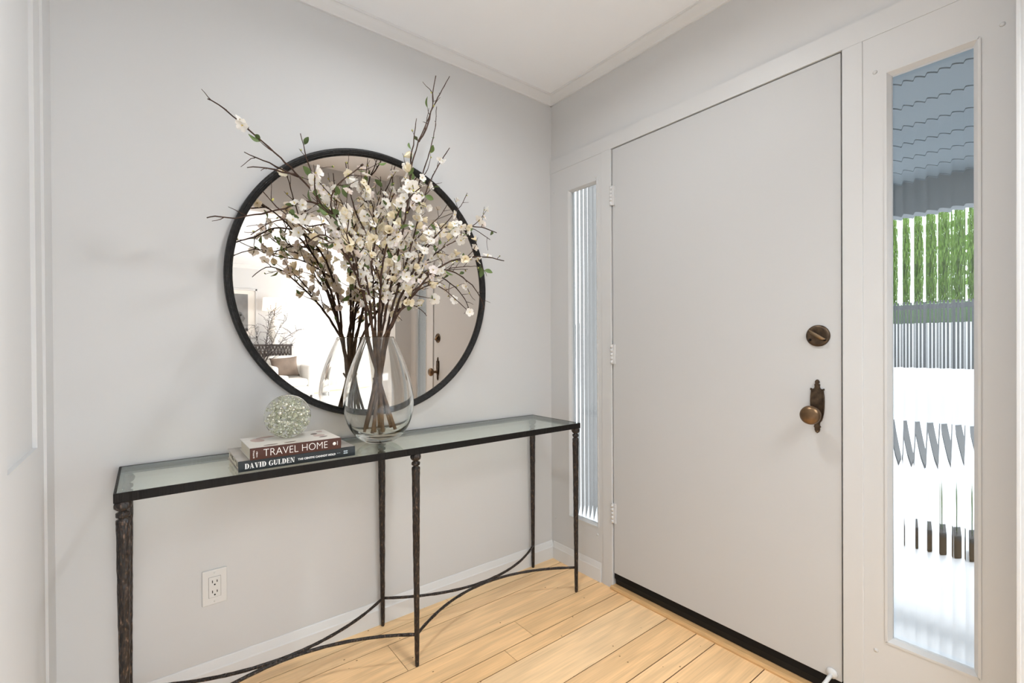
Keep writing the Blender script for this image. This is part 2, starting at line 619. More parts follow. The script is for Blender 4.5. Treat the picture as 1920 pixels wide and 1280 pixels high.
# living room shell
T = 0.12
struct(MB().box(LX0, LX1, LY - T, LY, -0.12, CEIL).build('wall_rear', M['living_wall']))
mb = MB()
mb.box(LX0 - T, LX0, LY, YO, -0.12, CEIL)
x0, x1 = LX1, LX1 + T
mb.box(x0, x1, LY, YO, -0.12, 0.35); mb.box(x0, x1, LY, YO, 2.32, CEIL)
mb.box(x0, x1, LY, -7.6, 0.35, 2.32); mb.box(x0, x1, -2.8, YO, 0.35, 2.32)
mb.box(x0, x1, -5.24, -5.16, 0.35, 2.32)
struct(mb.build('wall_sides', M['living_wall']))
struct(MB().box(LX0 - T, XL - 0.15, YO - 0.14, YO, -0.12, CEIL).build('wall_west', M['living_wall']))
struct(MB().box(0.15, LX1 + T, YO - 0.14, YO, -0.12, CEIL).build('wall_east', M['living_wall']))

# crown mouldings
def sweep_profile(name, prof, fn, a0, a1, m):
    mb = MB()
    mb.prism(prof, a0, a1, fn)
    return struct(mb.build(name, m))
crown = [(0, 2.398), (0.009, 2.398), (0.011, 2.404), (0.016, 2.408), (0.026, 2.418), (0.033, 2.428), (0.036, 2.431), (0.041, 2.432), (0.043, 2.44), (0, 2.44)]
sweep_profile('trim_2', crown, lambda a, z, d: (d, -a, z), XL, 0.01, M['moulding'])
sweep_profile('trim_3', crown, lambda a, z, d: (0.01 - a, d, z), YO, 0.0, M['moulding'])
sweep_profile('trim_4', [(a * 1.6, 2.44 - (2.44 - z) * 1.6) for a, z in crown], lambda a, z, d: (d, LY + a, z), LX0, LX1, M['moulding'])
# baseboards
base = [(0, 0), (0.014, 0), (0.014, 0.061), (0.011, 0.065), (0.004, 0.088), (0.002, 0.091), (0, 0.091)]
sweep_profile('baseboard_back', base, lambda a, z, d: (d, -a, z), XL, -0.0, M['moulding'])
sweep_profile('baseboard_left', base, lambda a, z, d: (XL + a, d, z), -1.88, -0.014, M['moulding'])
sweep_profile('baseboard_right', base, lambda a, z, d: (-a * 0.5, d, z), -0.345, -0.014, M['moulding'])
sweep_profile('baseboard_rear', [(a, z * 1.3) for a, z in base], lambda a, z, d: (d, LY + a, z), LX0, LX1, M['moulding'])

# ------------------------------------------------------------------ door wall: header, mullions, sidelights, door
mb = MB()
mb.box(-0.002, 0.15, YO + 0.19, 0.0, 2.036, 2.103)
mb.prism([(-0.002, 2.103), (0.010, 2.109), (0.15, 2.109), (0.15, 2.103)], YO + 0.19, 0.0, lambda a, z, d: (a, d, z))
struct(mb.build('trim_5', M['trim']))
def mullion(name, y0, y1):
    return struct(MB().bbox(-0.003, 0.15, y0, y1, -0.05, 2.036, 0.002).build(name, M['trim']))
mullion('trim_6', -0.414, -0.357)
mullion('trim_7', -1.381, -1.328)
# door stops behind the gaps, coloured near black for the shade in them
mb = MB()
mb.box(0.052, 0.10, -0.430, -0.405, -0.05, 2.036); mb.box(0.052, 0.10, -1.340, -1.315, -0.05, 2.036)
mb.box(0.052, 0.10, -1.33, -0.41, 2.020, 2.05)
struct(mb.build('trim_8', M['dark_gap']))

def sidelight(name, y0, y1, gy0, gy1, gz0, gz1):
    # y0 < y1 panel extents, glass opening gy0..gy1
    mb = MB()
    mb.box(0.0, 0.045, y0, gy0, -0.05, 2.036); mb.box(0.0, 0.045, gy1, y1, -0.05, 2.036)
    mb.box(0.0, 0.045, gy0, gy1, -0.05, gz0); mb.box(0.0, 0.045, gy0, gy1, gz1, 2.036)
    fr = struct(mb.build(name, M['trim']))
    # glazing bead
    mb = MB()
    bw, pr = 0.011, -0.003
    def bead(ya, za, yb, zb, horizontal):
        if horizontal:
            s = 1 if za > (gz0 + gz1) / 2 else -1
            prof = [(pr, s * 0.004), (pr, -s * 0.002), (0.010, -s * bw), (0.022, -s * bw), (0.022, s * 0.004)]
            mb.prism(prof, ya, yb, lambda a, q, d: (a, d, za + q))
        else:
            s = 1 if ya > (gy0 + gy1) / 2 else -1
            prof = [(pr, s * 0.004), (pr, -s * 0.002), (0.010, -s * bw), (0.022, -s * bw), (0.022, s * 0.004)]
            mb.prism(prof, za, zb, lambda a, q, d: (a, ya + q, d))
    bead(gy0, gz1, gy1, gz1, True); bead(gy0, gz0, gy1, gz0, True)
    bead(gy0, gz0, gy0, gz1, False); bead(gy1, gz0, gy1, gz1, False)
    bd = mb.build('glazing_bead', M['trim'], fr)
    # reeded pane: vertical half-round ribs on the room side
    mb = MB()
    pitch, amp, n = 0.0262, 0.0013, 14
    ya, yb = gy0 + 0.004, gy1 - 0.004
    cnt = int((yb - ya) / pitch * n)
    za, zb = gz0 + 0.004, gz1 - 0.004
    fl, bl = [], []
    for i in range(cnt + 1):
        y = ya + (yb - ya) * i / cnt
        ph = ((y - ya) / pitch) % 1.0
        x = 0.0265 - amp * (1 - (2 * ph - 1) ** 2)
        fl.append((x, y)); bl.append((0.0315, y))
    b = len(mb.v)
    m_ = len(fl)
    for (x, y) in fl: mb.v.append((x, y, za))
    for (x, y) in fl: mb.v.append((x, y, zb))
    for (x, y) in bl: mb.v.append((x, y, za))
    for (x, y) in bl: mb.v.append((x, y, zb))
    for i in range(m_ - 1):
        mb.face((b + i, b + i + 1, b + m_ + i + 1, b + m_ + i), 0, True)
        mb.face((b + 2 * m_ + i, b + 3 * m_ + i, b + 3 * m_ + i + 1, b + 2 * m_ + i + 1), 0, True)
        mb.face((b + i, b + 2 * m_ + i, b + 2 * m_ + i + 1, b + i + 1))
        mb.face((b + m_ + i, b + m_ + i + 1, b + 3 * m_ + i + 1, b + 3 * m_ + i))
    mb.face((b, b + m_, b + 3 * m_, b + 2 * m_))
    mb.face((b + m_ - 1, b + 3 * m_ - 1, b + 4 * m_ - 1, b + 2 * m_ - 1))
    pn = mb.build('pane', M['reeded'], fr)
    auto_smooth(pn, 50)
    # screw plugs at the corners of the panel
    for (yy, zz) in ((y0 + 0.035, 1.93), (y1 - 0.03, 1.93), (y0 + 0.035, 0.22), (y1 - 0.03, 0.22)):
        MB().lathe([(0, 0), (0.006, 0), (0.005, 0.002), (0, 0.0025)], 12, axis='-X', org=(0, yy, zz)).build('screw_plug', M['trim'], fr)
    return fr
wl = sidelight('window_1', -0.357, 0.0, -0.328, -0.133, 0.258, 1.917)
wl['label'] = 'narrow white sidelight window between the corner and the hinge side of the door'
wr = sidelight('window_2', -1.7075, -1.381, -1.630, -1.437, 0.258, 1.917)
wr['label'] = 'narrow white sidelight window on the knob side of the door'

# door
DY0, DY1 = -1.3232, -0.4185
door = struct(MB().bbox(0.004, 0.05, DY0, DY1, 0.072, 2.0325, 0.0015).build('door_1', M['door']),
              'white flush front door between two reeded glass sidelights')
sw = MB().bbox(0.006, 0.046, DY0 + 0.002, DY1 - 0.001, 0.046, 0.0722, 0.001).build('door_sweep', M['rubber'], door)
MB().prism([(0.012, 0.046), (0.040, 0.046), (0.034, 0.0165), (0.018, 0.0165)], DY0 + 0.003, DY1 - 0.002, lambda a, z, d: (a, d, z)).build('sweep_strip', M['sweep_metal'], sw)
for hz in (1.818, 1.087, 0.350):
    mb = MB()
    for k in range(5):
        z0 = hz - 0.045 + k * 0.018
        mb.lathe([(0, z0), (0.0062, z0), (0.0062, z0 + 0.0168), (0, z0 + 0.0168)], 14, org=(-0.0035, -0.4158, 0))
    mb.lathe([(0.0, hz + 0.045), (0.0045, hz + 0.045), (0.004, hz + 0.048), (0, hz + 0.050)], 12, org=(-0.0035, -0.4158, 0))
    mb.box(-0.0035, 0.004, -0.433, -0.4165, hz - 0.045, hz + 0.045)
    mb.build('hinge', M['white_metal'], door)
# deadbolt
R = 0.0345
cy, cz = -1.2595, 1.156
mb = MB().lathe([(0, 0), (R, 0), (R, 0.003), (R - 0.002, 0.006), (R - 0.007, 0.008), (R - 0.010, 0.0075), (0, 0.0075)], 40, axis='-X', org=(0.004, cy, cz))
db = mb.build('deadbolt_rose', M['brass'], door)
mb = MB()
tm = Matrix.Translation((-0.010, cy, cz)) @ Matrix.Rotation(radians(33), 4, 'X')
bm = bmesh.new()
bmesh.ops.create_cube(bm, size=1)
for v in bm.verts: v.co = Vector((v.co.x * 0.013, v.co.y * 0.060 * (1.0 if v.co.z > 0 else 0.55), v.co.z * 0.011))
bmesh.ops.bevel(bm, geom=list(bm.edges), offset=0.002, segments=2, affect='EDGES')
mb.from_bm(bm, 0, True, tm)
mb.build('thumb_turn', M['turn'], db)
for s_ in (-1, 1):
    MB().lathe([(0, 0), (0.0042, 0), (0.0036, 0.0018), (0, 0.0022)], 12, axis='-X', org=(-0.0035, cy + s_ * 0.021, cz - 0.013)).build('rose_screw', M['dark_gap'], db)
# knob plate
half = [(0.0, 0.0885), (0.0035, 0.0870), (0.0062, 0.0825), (0.0060, 0.0775), (0.0035, 0.0745), (0.0075, 0.0735), (0.0080, 0.0705), (0.0070, 0.066), (0.0085, 0.060),
        (0.0130, 0.0575), (0.0190, 0.0600), (0.0205, 0.0560), (0.0180, 0.0520), (0.0188, 0.0440), (0.0200, 0.0330), (0.0205, 0.0180), (0.0200, 0.0000),
        (0.0185, -0.0180), (0.0160, -0.0330), (0.0125, -0.0440), (0.0080, -0.0500), (0.0068, -0.0560), (0.0075, -0.0600), (0.0105, -0.0640), (0.0075, -0.0670), (0.0075, -0.0740), (0.0055, -0.0800), (0.0, -0.0845)]
outl = [(a, b) for a, b in half] + [(-a, b) for a, b in half[-2:0:-1]]
ky, kz = -1.2575, 0.927
mb = MB()
mb.prism(outl, 0.0, 0.0045, lambda a, b, d: (0.004 - d, ky + a, kz + b))
mb.prism([(a * 0.78, b * 0.93) for a, b in outl], 0.0045, 0.0075, lambda a, b, d: (0.004 - d, ky + a, kz + b))
pl = mb.build('knob_plate', M['brass'], door)
MB().lathe([(0, 0), (0.0145, 0), (0.0125, 0.006), (0.0095, 0.010), (0.0085, 0.030), (0.011, 0.034), (0.020, 0.037), (0.0275, 0.044), (0.0300, 0.053), (0.0280, 0.061), (0.0215, 0.0665), (0.011, 0.0690), (0, 0.0695)],
           32, axis='-X', org=(-0.003, ky, 0.906)).build('knob', M['knob'], pl)
MB().lathe([(0, 0), (0.004, 0), (0.0035, 0.002), (0, 0.0028)], 12, axis='-X', org=(-0.0005, ky, kz - 0.077)).build('plate_screw', M['turn'], pl)
# kick-down holder at the foot of the door
mb = MB().lathe([(0, 0), (0.0165, 0), (0.016, 0.004), (0.011, 0.008), (0.0075, 0.011), (0, 0.012)], 20, axis='-X', org=(0.004, -1.296, 0.088))
ds = mb.build('door_holder', M['white_metal'], door)
MB().tube([(-0.003, -1.296, 0.086), (-0.028, -1.291, 0.073), (-0.055, -1.286, 0.061)], [0.0062, 0.0058, 0.0065], 12).lathe(
    [(0, 0), (0.009, 0), (0.0095, 0.008), (0.006, 0.013), (0, 0.014)], 14, axis='-X', org=(-0.050, -1.2865, 0.0600)).build('holder_arm', M['white_metal'], ds)
# oak threshold
prof = [(-0.016, 0.0), (-0.0165, 0.006), (-0.013, 0.0125), (-0.006, 0.0155), (0.06, 0.0160), (0.12, 0.010), (0.12, -0.05), (0.055, -0.05), (0.055, 0.0)]
struct(MB().prism(prof, -1.33, -0.410, lambda a, z, d: (a, d, z)).build('trim_9', M['threshold']))

# ------------------------------------------------------------------ wall outlet
ox, oz = -1.5275, 0.334
ou = tag(empty('wall_outlet', (ox, 0, oz)), 'white double power outlet on the wall below the glass table', 'outlet')
mb = MB().bbox(ox - 0.0352, ox + 0.0352, -0.0055, 0.0, oz - 0.0575, oz + 0.0575, 0.0022)
mb.build('cover_plate', M['plastic'], ou)
mb = MB().bbox(ox - 0.0168, ox + 0.0168, -0.0075, -0.002, oz - 0.0335, oz + 0.0335, 0.001)
rc = mb.build('receptacle', M['plastic'], ou)
mb = MB().box(ox - 0.0176, ox + 0.0176, -0.0058, -0.003, oz - 0.0343, oz + 0.0343)
mb.build('receptacle_gap', mat('gap_grey', (0.25, 0.245, 0.24), 0.8), ou)
for dz in (0.017, -0.0165):
    for dx, hh in ((-0.0066, 0.0044), (0.0066, 0.0037)):
        MB().box(ox + dx - 0.0012, ox + dx + 0.0012, -0.0079, -0.006, oz + dz + 0.002 - hh, oz + dz + 0.002 + hh).build('slot', M['slot'], rc)
    MB().lathe([(0, 0), (0.0025, 0), (0.0025, 0.002), (0, 0.002)], 14, axis='-Y', org=(ox, -0.006, oz + dz - 0.0085)).build('slot', M['slot'], rc)
for dz in (0.0475, -0.0475):
    MB().lathe([(0, 0), (0.0032, 0), (0.0028, 0.0012), (0, 0.0014)], 14, axis='-Y', org=(ox, -0.0054, oz + dz)).build('plate_screw', M['plastic'], ou)

# ------------------------------------------------------------------ console table
TX0, TX1, TY0, TY1, TZ = -1.768, -0.138, -0.346, -0.010, 0.774
ct = tag(empty('console_table', ((TX0 + TX1) / 2, (TY0 + TY1) / 2, 0)), 'long slim console table of dark hammered iron with glass top', 'table')
mb = MB()
fb, ft = 0.7505, TZ
mb.bbox(TX0, TX1, TY0, TY0 + 0.0055, fb, ft, 0.0012)
mb.bbox(TX0, TX1, TY1 - 0.0055, TY1, fb, ft, 0.0012)
mb.bbox(TX0, TX0 + 0.0055, TY0 + 0.005, TY1 - 0.005, fb, ft, 0.0012)
mb.bbox(TX1 - 0.0055, TX1, TY0 + 0.005, TY1 - 0.005, fb, ft, 0.0012)
# ledge that carries the glass
mb.box(TX0 + 0.005, TX1 - 0.005, TY0 + 0.005, TY0 + 0.014, 0.7605, 0.7645)
mb.box(TX0 + 0.005, TX1 - 0.005, TY1 - 0.014, TY1 - 0.005, 0.7605, 0.7645)
mb.box(TX0 + 0.005, TX0 + 0.014, TY0 + 0.014, TY1 - 0.014, 0.7605, 0.7645)
mb.box(TX1 - 0.014, TX1 - 0.005, TY0 + 0.014, TY1 - 0.014, 0.7605, 0.7645)
mb.build('frame', M['iron_frame'], ct)
MB().box(TX0 + 0.0062, TX1 - 0.0062, TY0 + 0.0062, TY1 - 0.0062, 0.7650, 0.7735).build('tabletop', M['tabletop'], ct)
rnd = random.Random(11)
LEGX = (-1.750, -0.955, -0.156)
LEGY = (-0.331, -0.027)
for lx in LEGX:
    for ly in LEGY:
        prof = [(0, fb + 0.001), (0.0150, fb + 0.001), (0.0180, fb - 0.004), (0.0188, fb - 0.010), (0.0175, fb - 0.017), (0.0130, fb - 0.0215), (0.0088, fb - 0.0235),
                (0.0088, fb - 0.0255), (0.0140, fb - 0.0285), (0.0152, fb - 0.0335), (0.0140, fb - 0.0385), (0.0088, fb - 0.0415),
                (0.0088, fb - 0.0435), (0.0140, fb - 0.0465), (0.0150, fb - 0.053), (0.0136, fb - 0.060), (0.0146, fb - 0.068)]
        z = fb - 0.085
        while z > 0.02:
            t = (fb - z) / fb
            prof.append((0.0148 - 0.0072 * t, z)); z -= 0.017
        prof += [(0.0073, 0.012), (0.0070, 0.003), (0.0055, 0.0), (0, 0.0)]
        body = MB()
        mb = MB().lathe(prof, 14, org=(lx, ly, 0), jit=0.05, rnd=rnd)
        mb.build('leg', M['iron'], ct)
def arc_rod(xa, xb, y0, ym):
    pts, rr = [], []
    n = 44
    for i in range(n + 1):
        t = i / n
        s = 1 - (2 * t - 1) ** 2
        pts.append((xa + (xb - xa) * t, y0 + (ym - y0) * s, 0.112))
        rr.append(0.0056 + rnd.uniform(-0.0005, 0.0005))
    MB().tube(pts, rr, 9, jit=0.06, rnd=rnd).build('stretcher', M['iron'], ct)
for xa, xb in ((LEGX[0], LEGX[1]), (LEGX[1], LEGX[2])):
    arc_rod(xa, xb, LEGY[0], -0.1845)
    arc_rod(xa, xb, LEGY[1], -0.1735)

# ------------------------------------------------------------------ round mirror (hung, leaning forward a touch)
MC = Vector((-0.968, 0, 1.378))
MR = 0.5275
tilt = radians(0.7)
mir = empty('round_mirror', (0, 0, 0))
mir.location = MC
tag(mir, 'big round wall mirror in a thin textured black frame', 'mirror')
seg = 160
prof = [(MR - 0.0005, 0.0), (MR + 0.001, 0.010), (MR - 0.0005, 0.021), (MR - 0.004, 0.025), (MR - 0.009, 0.0255), (MR - 0.013, 0.0225), (MR - 0.0145, 0.0225),
        (MR - 0.018, 0.0195), (MR - 0.0195, 0.0195), (MR - 0.0235, 0.016), (MR - 0.0255, 0.011), (MR - 0.0255, 0.005), (MR - 0.0255, 0.0)]
mb = MB()
rings = []
for (r, h) in prof:
    rings.append(len(mb.v))
    for k in range(seg):
        a = 2 * pi * k / seg
        mb.v.append((r * cos(a), -h, r * sin(a)))
for i in range(len(prof)):
    j = (i + 1) % len(prof)
    for k in range(seg):
        k2 = (k + 1) % seg
        mb.face((rings[i] + k, rings[i] + k2, rings[j] + k2, rings[j] + k), 0, True)
fr = mb.build('frame', M['mirror_frame'])
auto_smooth(fr, 40)
fr.parent = mir
mb = MB()
n = 128
for h in (0.009, 0.004):
    for k in range(n):
        a = 2 * pi * k / n
        mb.v.append(((MR - 0.0245) * cos(a), -h, (MR - 0.0245) * sin(a)))
mb.face(list(range(n))); mb.face(list(range(n, 2 * n))[::-1])
for k in range(n):
    mb.face((k, (k + 1) % n, n + (k + 1) % n, n + k))
gl = mb.build('mirror_glass', M['mirror'])
gl.parent = mir
# lean: bottom rests on the wall, top stands off
mir.rotation_euler = (tilt, 0, 0)
mir.location = MC + Vector((0, -MR * sin(tilt) - 0.001, 0))

# ------------------------------------------------------------------ lettering helpers
def text_mesh(body, size, depth, name, m, mtx, parent, embolden=0.0, spacing=1.0, width=None, xscale=1.0):
    cu = bpy.data.curves.new(name, 'FONT')
    cu.body = body
    cu.size = size
    cu.extrude = depth
    cu.offset = embolden
    cu.space_character = spacing
    to = bpy.data.objects.new(name, cu)
    COL.objects.link(to)
    bpy.context.view_layer.update()
    dg = bpy.context.evaluated_depsgraph_get()
    me = bpy.data.meshes.new_from_object(to.evaluated_get(dg))
    bpy.data.objects.remove(to)
    xs = [v.co.x for v in me.vertices]
    x0, x1 = min(xs), max(xs)
    k = (width / (x1 - x0)) if width else xscale
    for v in me.vertices:
        v.co = mtx @ Vector(((v.co.x - x0) * k, v.co.y, v.co.z))
    me.materials.clear()
    me.materials.append(m)
    o = bpy.data.objects.new(name, me)
    COL.objects.link(o)
    o.parent = parent
    o.matrix_parent_inverse = Matrix.Translation(-parent.location)
    return o

def glyphs(word, H, fn, mb, gap=0.16):
    # heavy high-contrast serif capitals built from polygons; unit height 1
    TH, TN, SF = 0.27, 0.055, 0.085
    x = 0.0
    def quad(p): mb.prism([(x + a, b) for a, b in p], 0.0, 0.0004, lambda a, b, d: fn(a * H, b * H, d))
    def rect(a0, a1, b0, b1): quad([(a0, b0), (a1, b0), (a1, b1), (a0, b1)])
    def serif(a0, a1, bot): rect(a0, a1, 0 if bot else 1 - TN, TN if bot else 1)
    def band(cx, cy_, ro, ri, a0, a1, n=14):
        for i in range(n):
            t0, t1 = radians(a0 + (a1 - a0) * i / n), radians(a0 + (a1 - a0) * (i + 1) / n)
            quad([(cx + ro[0] * cos(t0), cy_ + ro[1] * sin(t0)), (cx + ro[0] * cos(t1), cy_ + ro[1] * sin(t1)),
                  (cx + ri[0] * cos(t1), cy_ + ri[1] * sin(t1)), (cx + ri[0] * cos(t0), cy_ + ri[1] * sin(t0))])
    for ch in word:
        if ch == 'D':
            rect(0.08, 0.08 + TH, 0, 1); serif(0, 0.45, True); serif(0, 0.45, False)
            band(0.40, 0.5, (0.46, 0.5), (0.18, 0.5 - TN), -90, 90); wd = 0.88
        elif ch == 'A':
            quad([(0.10, 0), (0.17, 0), (0.44, 1), (0.38, 1)]); quad([(0.55, 0), (0.84, 0), (0.50, 1), (0.36, 1)])
            rect(0.22, 0.62, 0.28, 0.28 + TN); serif(0, 0.28, True); serif(0.48, 0.92, True); wd = 0.90
        elif ch == 'V':
            quad([(0.08, 1), (0.37, 1), (0.55, 0), (0.40, 0)]); quad([(0.75, 1), (0.82, 1), (0.55, 0), (0.48, 0)])
            serif(0, 0.45, False); serif(0.64, 0.92, False); wd = 0.90
        elif ch == 'I':
            rect(0.09, 0.09 + TH, 0, 1); serif(0, 0.45, True); serif(0, 0.45, False); wd = 0.45
        elif ch == 'G':
            band(0.46, 0.5, (0.46, 0.51), (0.19, 0.51 - TN), 60, 300, 22)
            rect(0.62, 0.86, 0.06, 0.42); rect(0.52, 0.94, 0.40, 0.40 + TN); rect(0.70, 0.76, 0.70, 0.98); wd = 0.92
        elif ch == 'U':
            rect(0.08, 0.08 + TH, 0.30, 1); rect(0.72, 0.72 + TN * 1.2, 0.30, 1); serif(0, 0.43, False); serif(0.60, 0.92, False)
            band(0.43, 0.32, (0.35, 0.33), (0.10, 0.33 - TN * 1.4), 180, 360); wd = 0.90
        elif ch == 'L':
            rect(0.08, 0.08 + TH, 0, 1); serif(0, 0.45, False); serif(0, 0.74, True); quad([(0.68, 0), (0.76, 0), (0.78, 0.36), (0.73, 0.36)]); wd = 0.76
        elif ch == 'E':
            rect(0.08, 0.08 + TH, 0, 1); serif(0, 0.74, True); serif(0, 0.72, False); rect(0.3, 0.56, 0.48, 0.48 + TN)
            quad([(0.68, 0), (0.76, 0), (0.78, 0.34), (0.73, 0.34)]); quad([(0.68, 1), (0.74, 1), (0.76, 0.70), (0.71, 0.70)]); rect(0.53, 0.58, 0.36, 0.66); wd = 0.76
        elif ch == 'N':
            rect(0.12, 0.12 + TN * 1.1, 0, 1); rect(0.76, 0.76 + TN * 1.1, 0, 1); quad([(0.10, 1), (0.36, 1), (0.82, 0), (0.62, 0)])
            serif(0, 0.30, True); serif(0.02, 0.30, False); serif(0.64, 0.94, False); wd = 0.92
        else:
            wd = 0.38
        x += wd + gap * 0.45
    return x * H

# ------------------------------------------------------------------ books
M['book_slate'] = mat('slate_cover', (0.021, 0.026, 0.029), 0.4, spec=0.3, var=0.25, vscale=18)
M['book_topphoto'] = mat('photo_cover', (0.36, 0.33, 0.30), 0.3, var=0.45, vscale=9)
M['pages'] = mat('page_block', (0.72, 0.67, 0.56), 0.8, var=0.06, vscale=90, stretch=(1, 1, 12))
M['book_brown'] = mat('brown_spine', (0.070, 0.026, 0.018), 0.45, spec=0.25)
M['book_cream'] = mat('cream_cover', (0.72, 0.68, 0.62), 0.35, var=0.10, vscale=7)
M['ink_white'] = mat('white_lettering', (0.88, 0.87, 0.84), 0.5)
M['ink_silver'] = mat('silver_lettering', (0.45, 0.52, 0.56), 0.4)
M['photo_brown'] = mat('photo_brown', (0.13, 0.08, 0.06), 0.4)
M['photo_rose'] = mat('photo_rose', (0.50, 0.36, 0.32), 0.4)
M['streak'] = mat('page_streak', (0.10, 0.08, 0.06), 0.7)

def make_book(name, x0, x1, yf, yb, z0, z1, cover_m, spine_m, label):
    bk = empty(name, ((x0 + x1) / 2, (yf + yb) / 2, z0))
    tag(bk, label, 'book')
    th = 0.0026
    mb = MB()
    # top and bottom boards and a slightly rounded spine (towards the room)
    mb.bbox(x0, x1, yf + 0.003, yb, z1 - th, z1, 0.0006, 0)
    mb.bbox(x0, x1, yf + 0.003, yb, z0, z0 + th, 0.0006, 0)
    zc, hz = (z0 + z1) / 2, (z1 - z0) / 2
    pr = []
    for i in range(9):
        t = -1 + 2 * i / 8
        pr.append((yf + 0.0012 * t * t, zc + hz * t))
    pr += [(yf + 0.0045, z1), (yf + 0.0045, z0)]
    mb.prism(pr, x0, x1, lambda a, z, d: (d, a, z), 1)
    mb.build('cover', [cover_m, spine_m], bk)
    MB().box(x0 + 0.004, x1 - 0.004, yf + 0.0045, yb - 0.004, z0 + th, z1 - th).build('pages', M['pages'], bk)
    return bk
b1 = make_book('hardcover_book', -1.498, -1.165, -0.318, -0.095, TZ, 0.8045, M['book_topphoto'], M['book_slate'],
               'lower larger dark slate hardcover book lying directly on the glass top')
b2 = make_book('hardcover_book', -1.469, -1.211, -0.322, -0.133, 0.8047, 0.8385, M['book_cream'], M['book_brown'],
               'upper hardcover book with brown spine and cream cover under the glass orb')
# lower book: heavy serif title, small sans subtitle, emblem
mb = MB()
yfb = -0.3183
L0 = glyphs('DAVID GULDEN', 0.0152, lambda a, b, d: (-1.482 + a * 0.845, yfb - d, 0.7815 + b), mb)
tt = mb.build('title_lettering', M['ink_white'], b1)
RX = Matrix.Rotation(radians(90), 4, 'X')
text_mesh('THE CENTRE CANNOT HOLD', 0.0080, 0.0001, 'subtitle_lettering', M['ink_white'],
          Matrix.Translation((-1.340, yfb - 0.0001, 0.7852)) @ RX, b1, embolden=0.0003, spacing=1.05, width=0.112)
mb = MB()
for k in range(4):
    a = pi / 2 * k + pi / 4
    mb.prism([(0.0045 * cos(a) + 0.0038 * cos(t) , 0.0045 * sin(a) + 0.0022 * sin(t)) for t in [2 * pi * i / 10 for i in range(10)]], 0, 0.0003,
             lambda p, q, d: (-1.196 + p, yfb - d, 0.7895 + q))
mb.box(-1.2163, -1.2135, yfb - 0.0003, yfb, 0.7888, 0.7902); mb.box(-1.2225, -1.2190, yfb - 0.0003, yfb, 0.7888, 0.7902)
mb.build('emblem', M['ink_silver'], b1)
mb = MB()
rs = random.Random(3)
for k in range(7):
    yy = -0.29 + k * 0.026 + rs.uniform(-0.004, 0.004)
    MB().box(-1.4945, -1.4938, yy, yy + rs.uniform(0.008, 0.018), 0.780 + rs.uniform(0, 0.008), 0.792 + rs.uniform(0, 0.006)).build('page_mark', M['streak'], b1)
# upper book: tall light sans title, small turned caption, round emblem with bar
yfc = -0.3223
text_mesh('TRAVEL HOME', 0.0265, 0.0001, 'title_lettering', M['ink_white'],
          Matrix.Translation((-1.4345, yfc - 0.0001, 0.8118)) @ RX @ Matrix.Scale(1.18, 4, (0, 1, 0)), b2, embolden=-0.00045, spacing=1.0, width=0.181)
mb = MB()
rs = random.Random(8)
for col, (xx, n_) in enumerate(((-1.4615, 8), (-1.4535, 6))):
    for k in range(n_):
        zz = 0.8105 + k * 0.0029 + (0.002 if col else 0)
        mb.box(xx, xx + 0.0034, yfc - 0.0003, yfc, zz, zz + 0.0007)
        mb.box(xx + rs.choice((0, 0.0026)), xx + rs.choice((0.0012, 0.0034)) + 0.0004, yfc - 0.0003, yfc, zz, zz + 0.0021)
mb.build('spine_caption', M['ink_white'], b2)
mb = MB()
mb.lathe([(0, 0), (0.0052, 0), (0.0052, 0.0003), (0, 0.0003)], 24, axis='-Y', org=(-1.2325, yfc, 0.8222))
mb.box(-1.2235, -1.2225, yfc - 0.0003, yfc, 0.8165, 0.8290)
mb.build('emblem', M['ink_white'], b2)
# printed picture on the upper cover: brown shapes on cream
mb = MB()
def blob(cx, cyy, rx, ry, ang, mi):
    mb.prism([(cx + rx * cos(t) * cos(ang) - ry * sin(t) * sin(ang), cyy + rx * cos(t) * sin(ang) + ry * sin(t) * cos(ang)) for t in [2 * pi * i / 18 for i in range(18)]], 0, 0.00025,
             lambda p, q, d: (p, q, 0.8385 + d), mi)
for args in ((-1.41, -0.295, 0.020, 0.006, 0.1, 0), (-1.355, -0.290, 0.018, 0.006, 0.2, 0), (-1.255, -0.235, 0.018, 0.018, 0.5, 1), (-1.25, -0.265, 0.014, 0.008, 0.3, 0),
             (-1.262, -0.20, 0.012, 0.010, 0.9, 0), (-1.43, -0.20, 0.018, 0.030, 0.2, 1), (-1.235, -0.165, 0.010, 0.012, 0, 1), (-1.40, -0.16, 0.03, 0.012, 0.3, 1)):
    mb = MB()
    blob(*args)
    mb.build('cover_picture', [M['photo_brown'], M['photo_rose']], b2)

# ------------------------------------------------------------------ glass orb full of bubbles
OC, OR = Vector((-1.3405, -0.195, 0.8385 + 0.0665)), 0.0695
orb = tag(empty('glass_orb', (OC.x, OC.y, 0.8385)), 'clear glass ball full of small bubbles resting on the stacked books', 'paperweight')
prof = []
nz = 40
zlo = -0.0662
for i in range(nz + 1):
    z = zlo + (OR - zlo) * (1 - cos(pi * i / nz)) / 2
    prof.append((sqrt(max(0, OR * OR - z * z)), z))
prof = [(0, zlo)] + prof
prof[-1] = (0, OR)
MB().lathe(prof, 64, org=OC).build('glass_ball', M['orb'], orb)
M['bubble'] = mat('bubble_glass', (0.78, 0.78, 0.66), 0.05, spec=1.0)
M['bubble3'] = mat('bubble_silver', (0.88, 0.88, 0.82), 0.04, metal=1.0)
M['bubble2'] = glass_mat('bubble_clear', (0.97, 0.98, 0.93), 1.5)
mb = MB()
rs = random.Random(21)
ico = bmesh.new()
bmesh.ops.create_icosphere(ico, subdivisions=2, radius=1)
iv = [v.co.copy() for v in ico.verts]
ico.verts.index_update()
ifc = [[v.index for v in f.verts] for f in ico.faces]
ico.free()
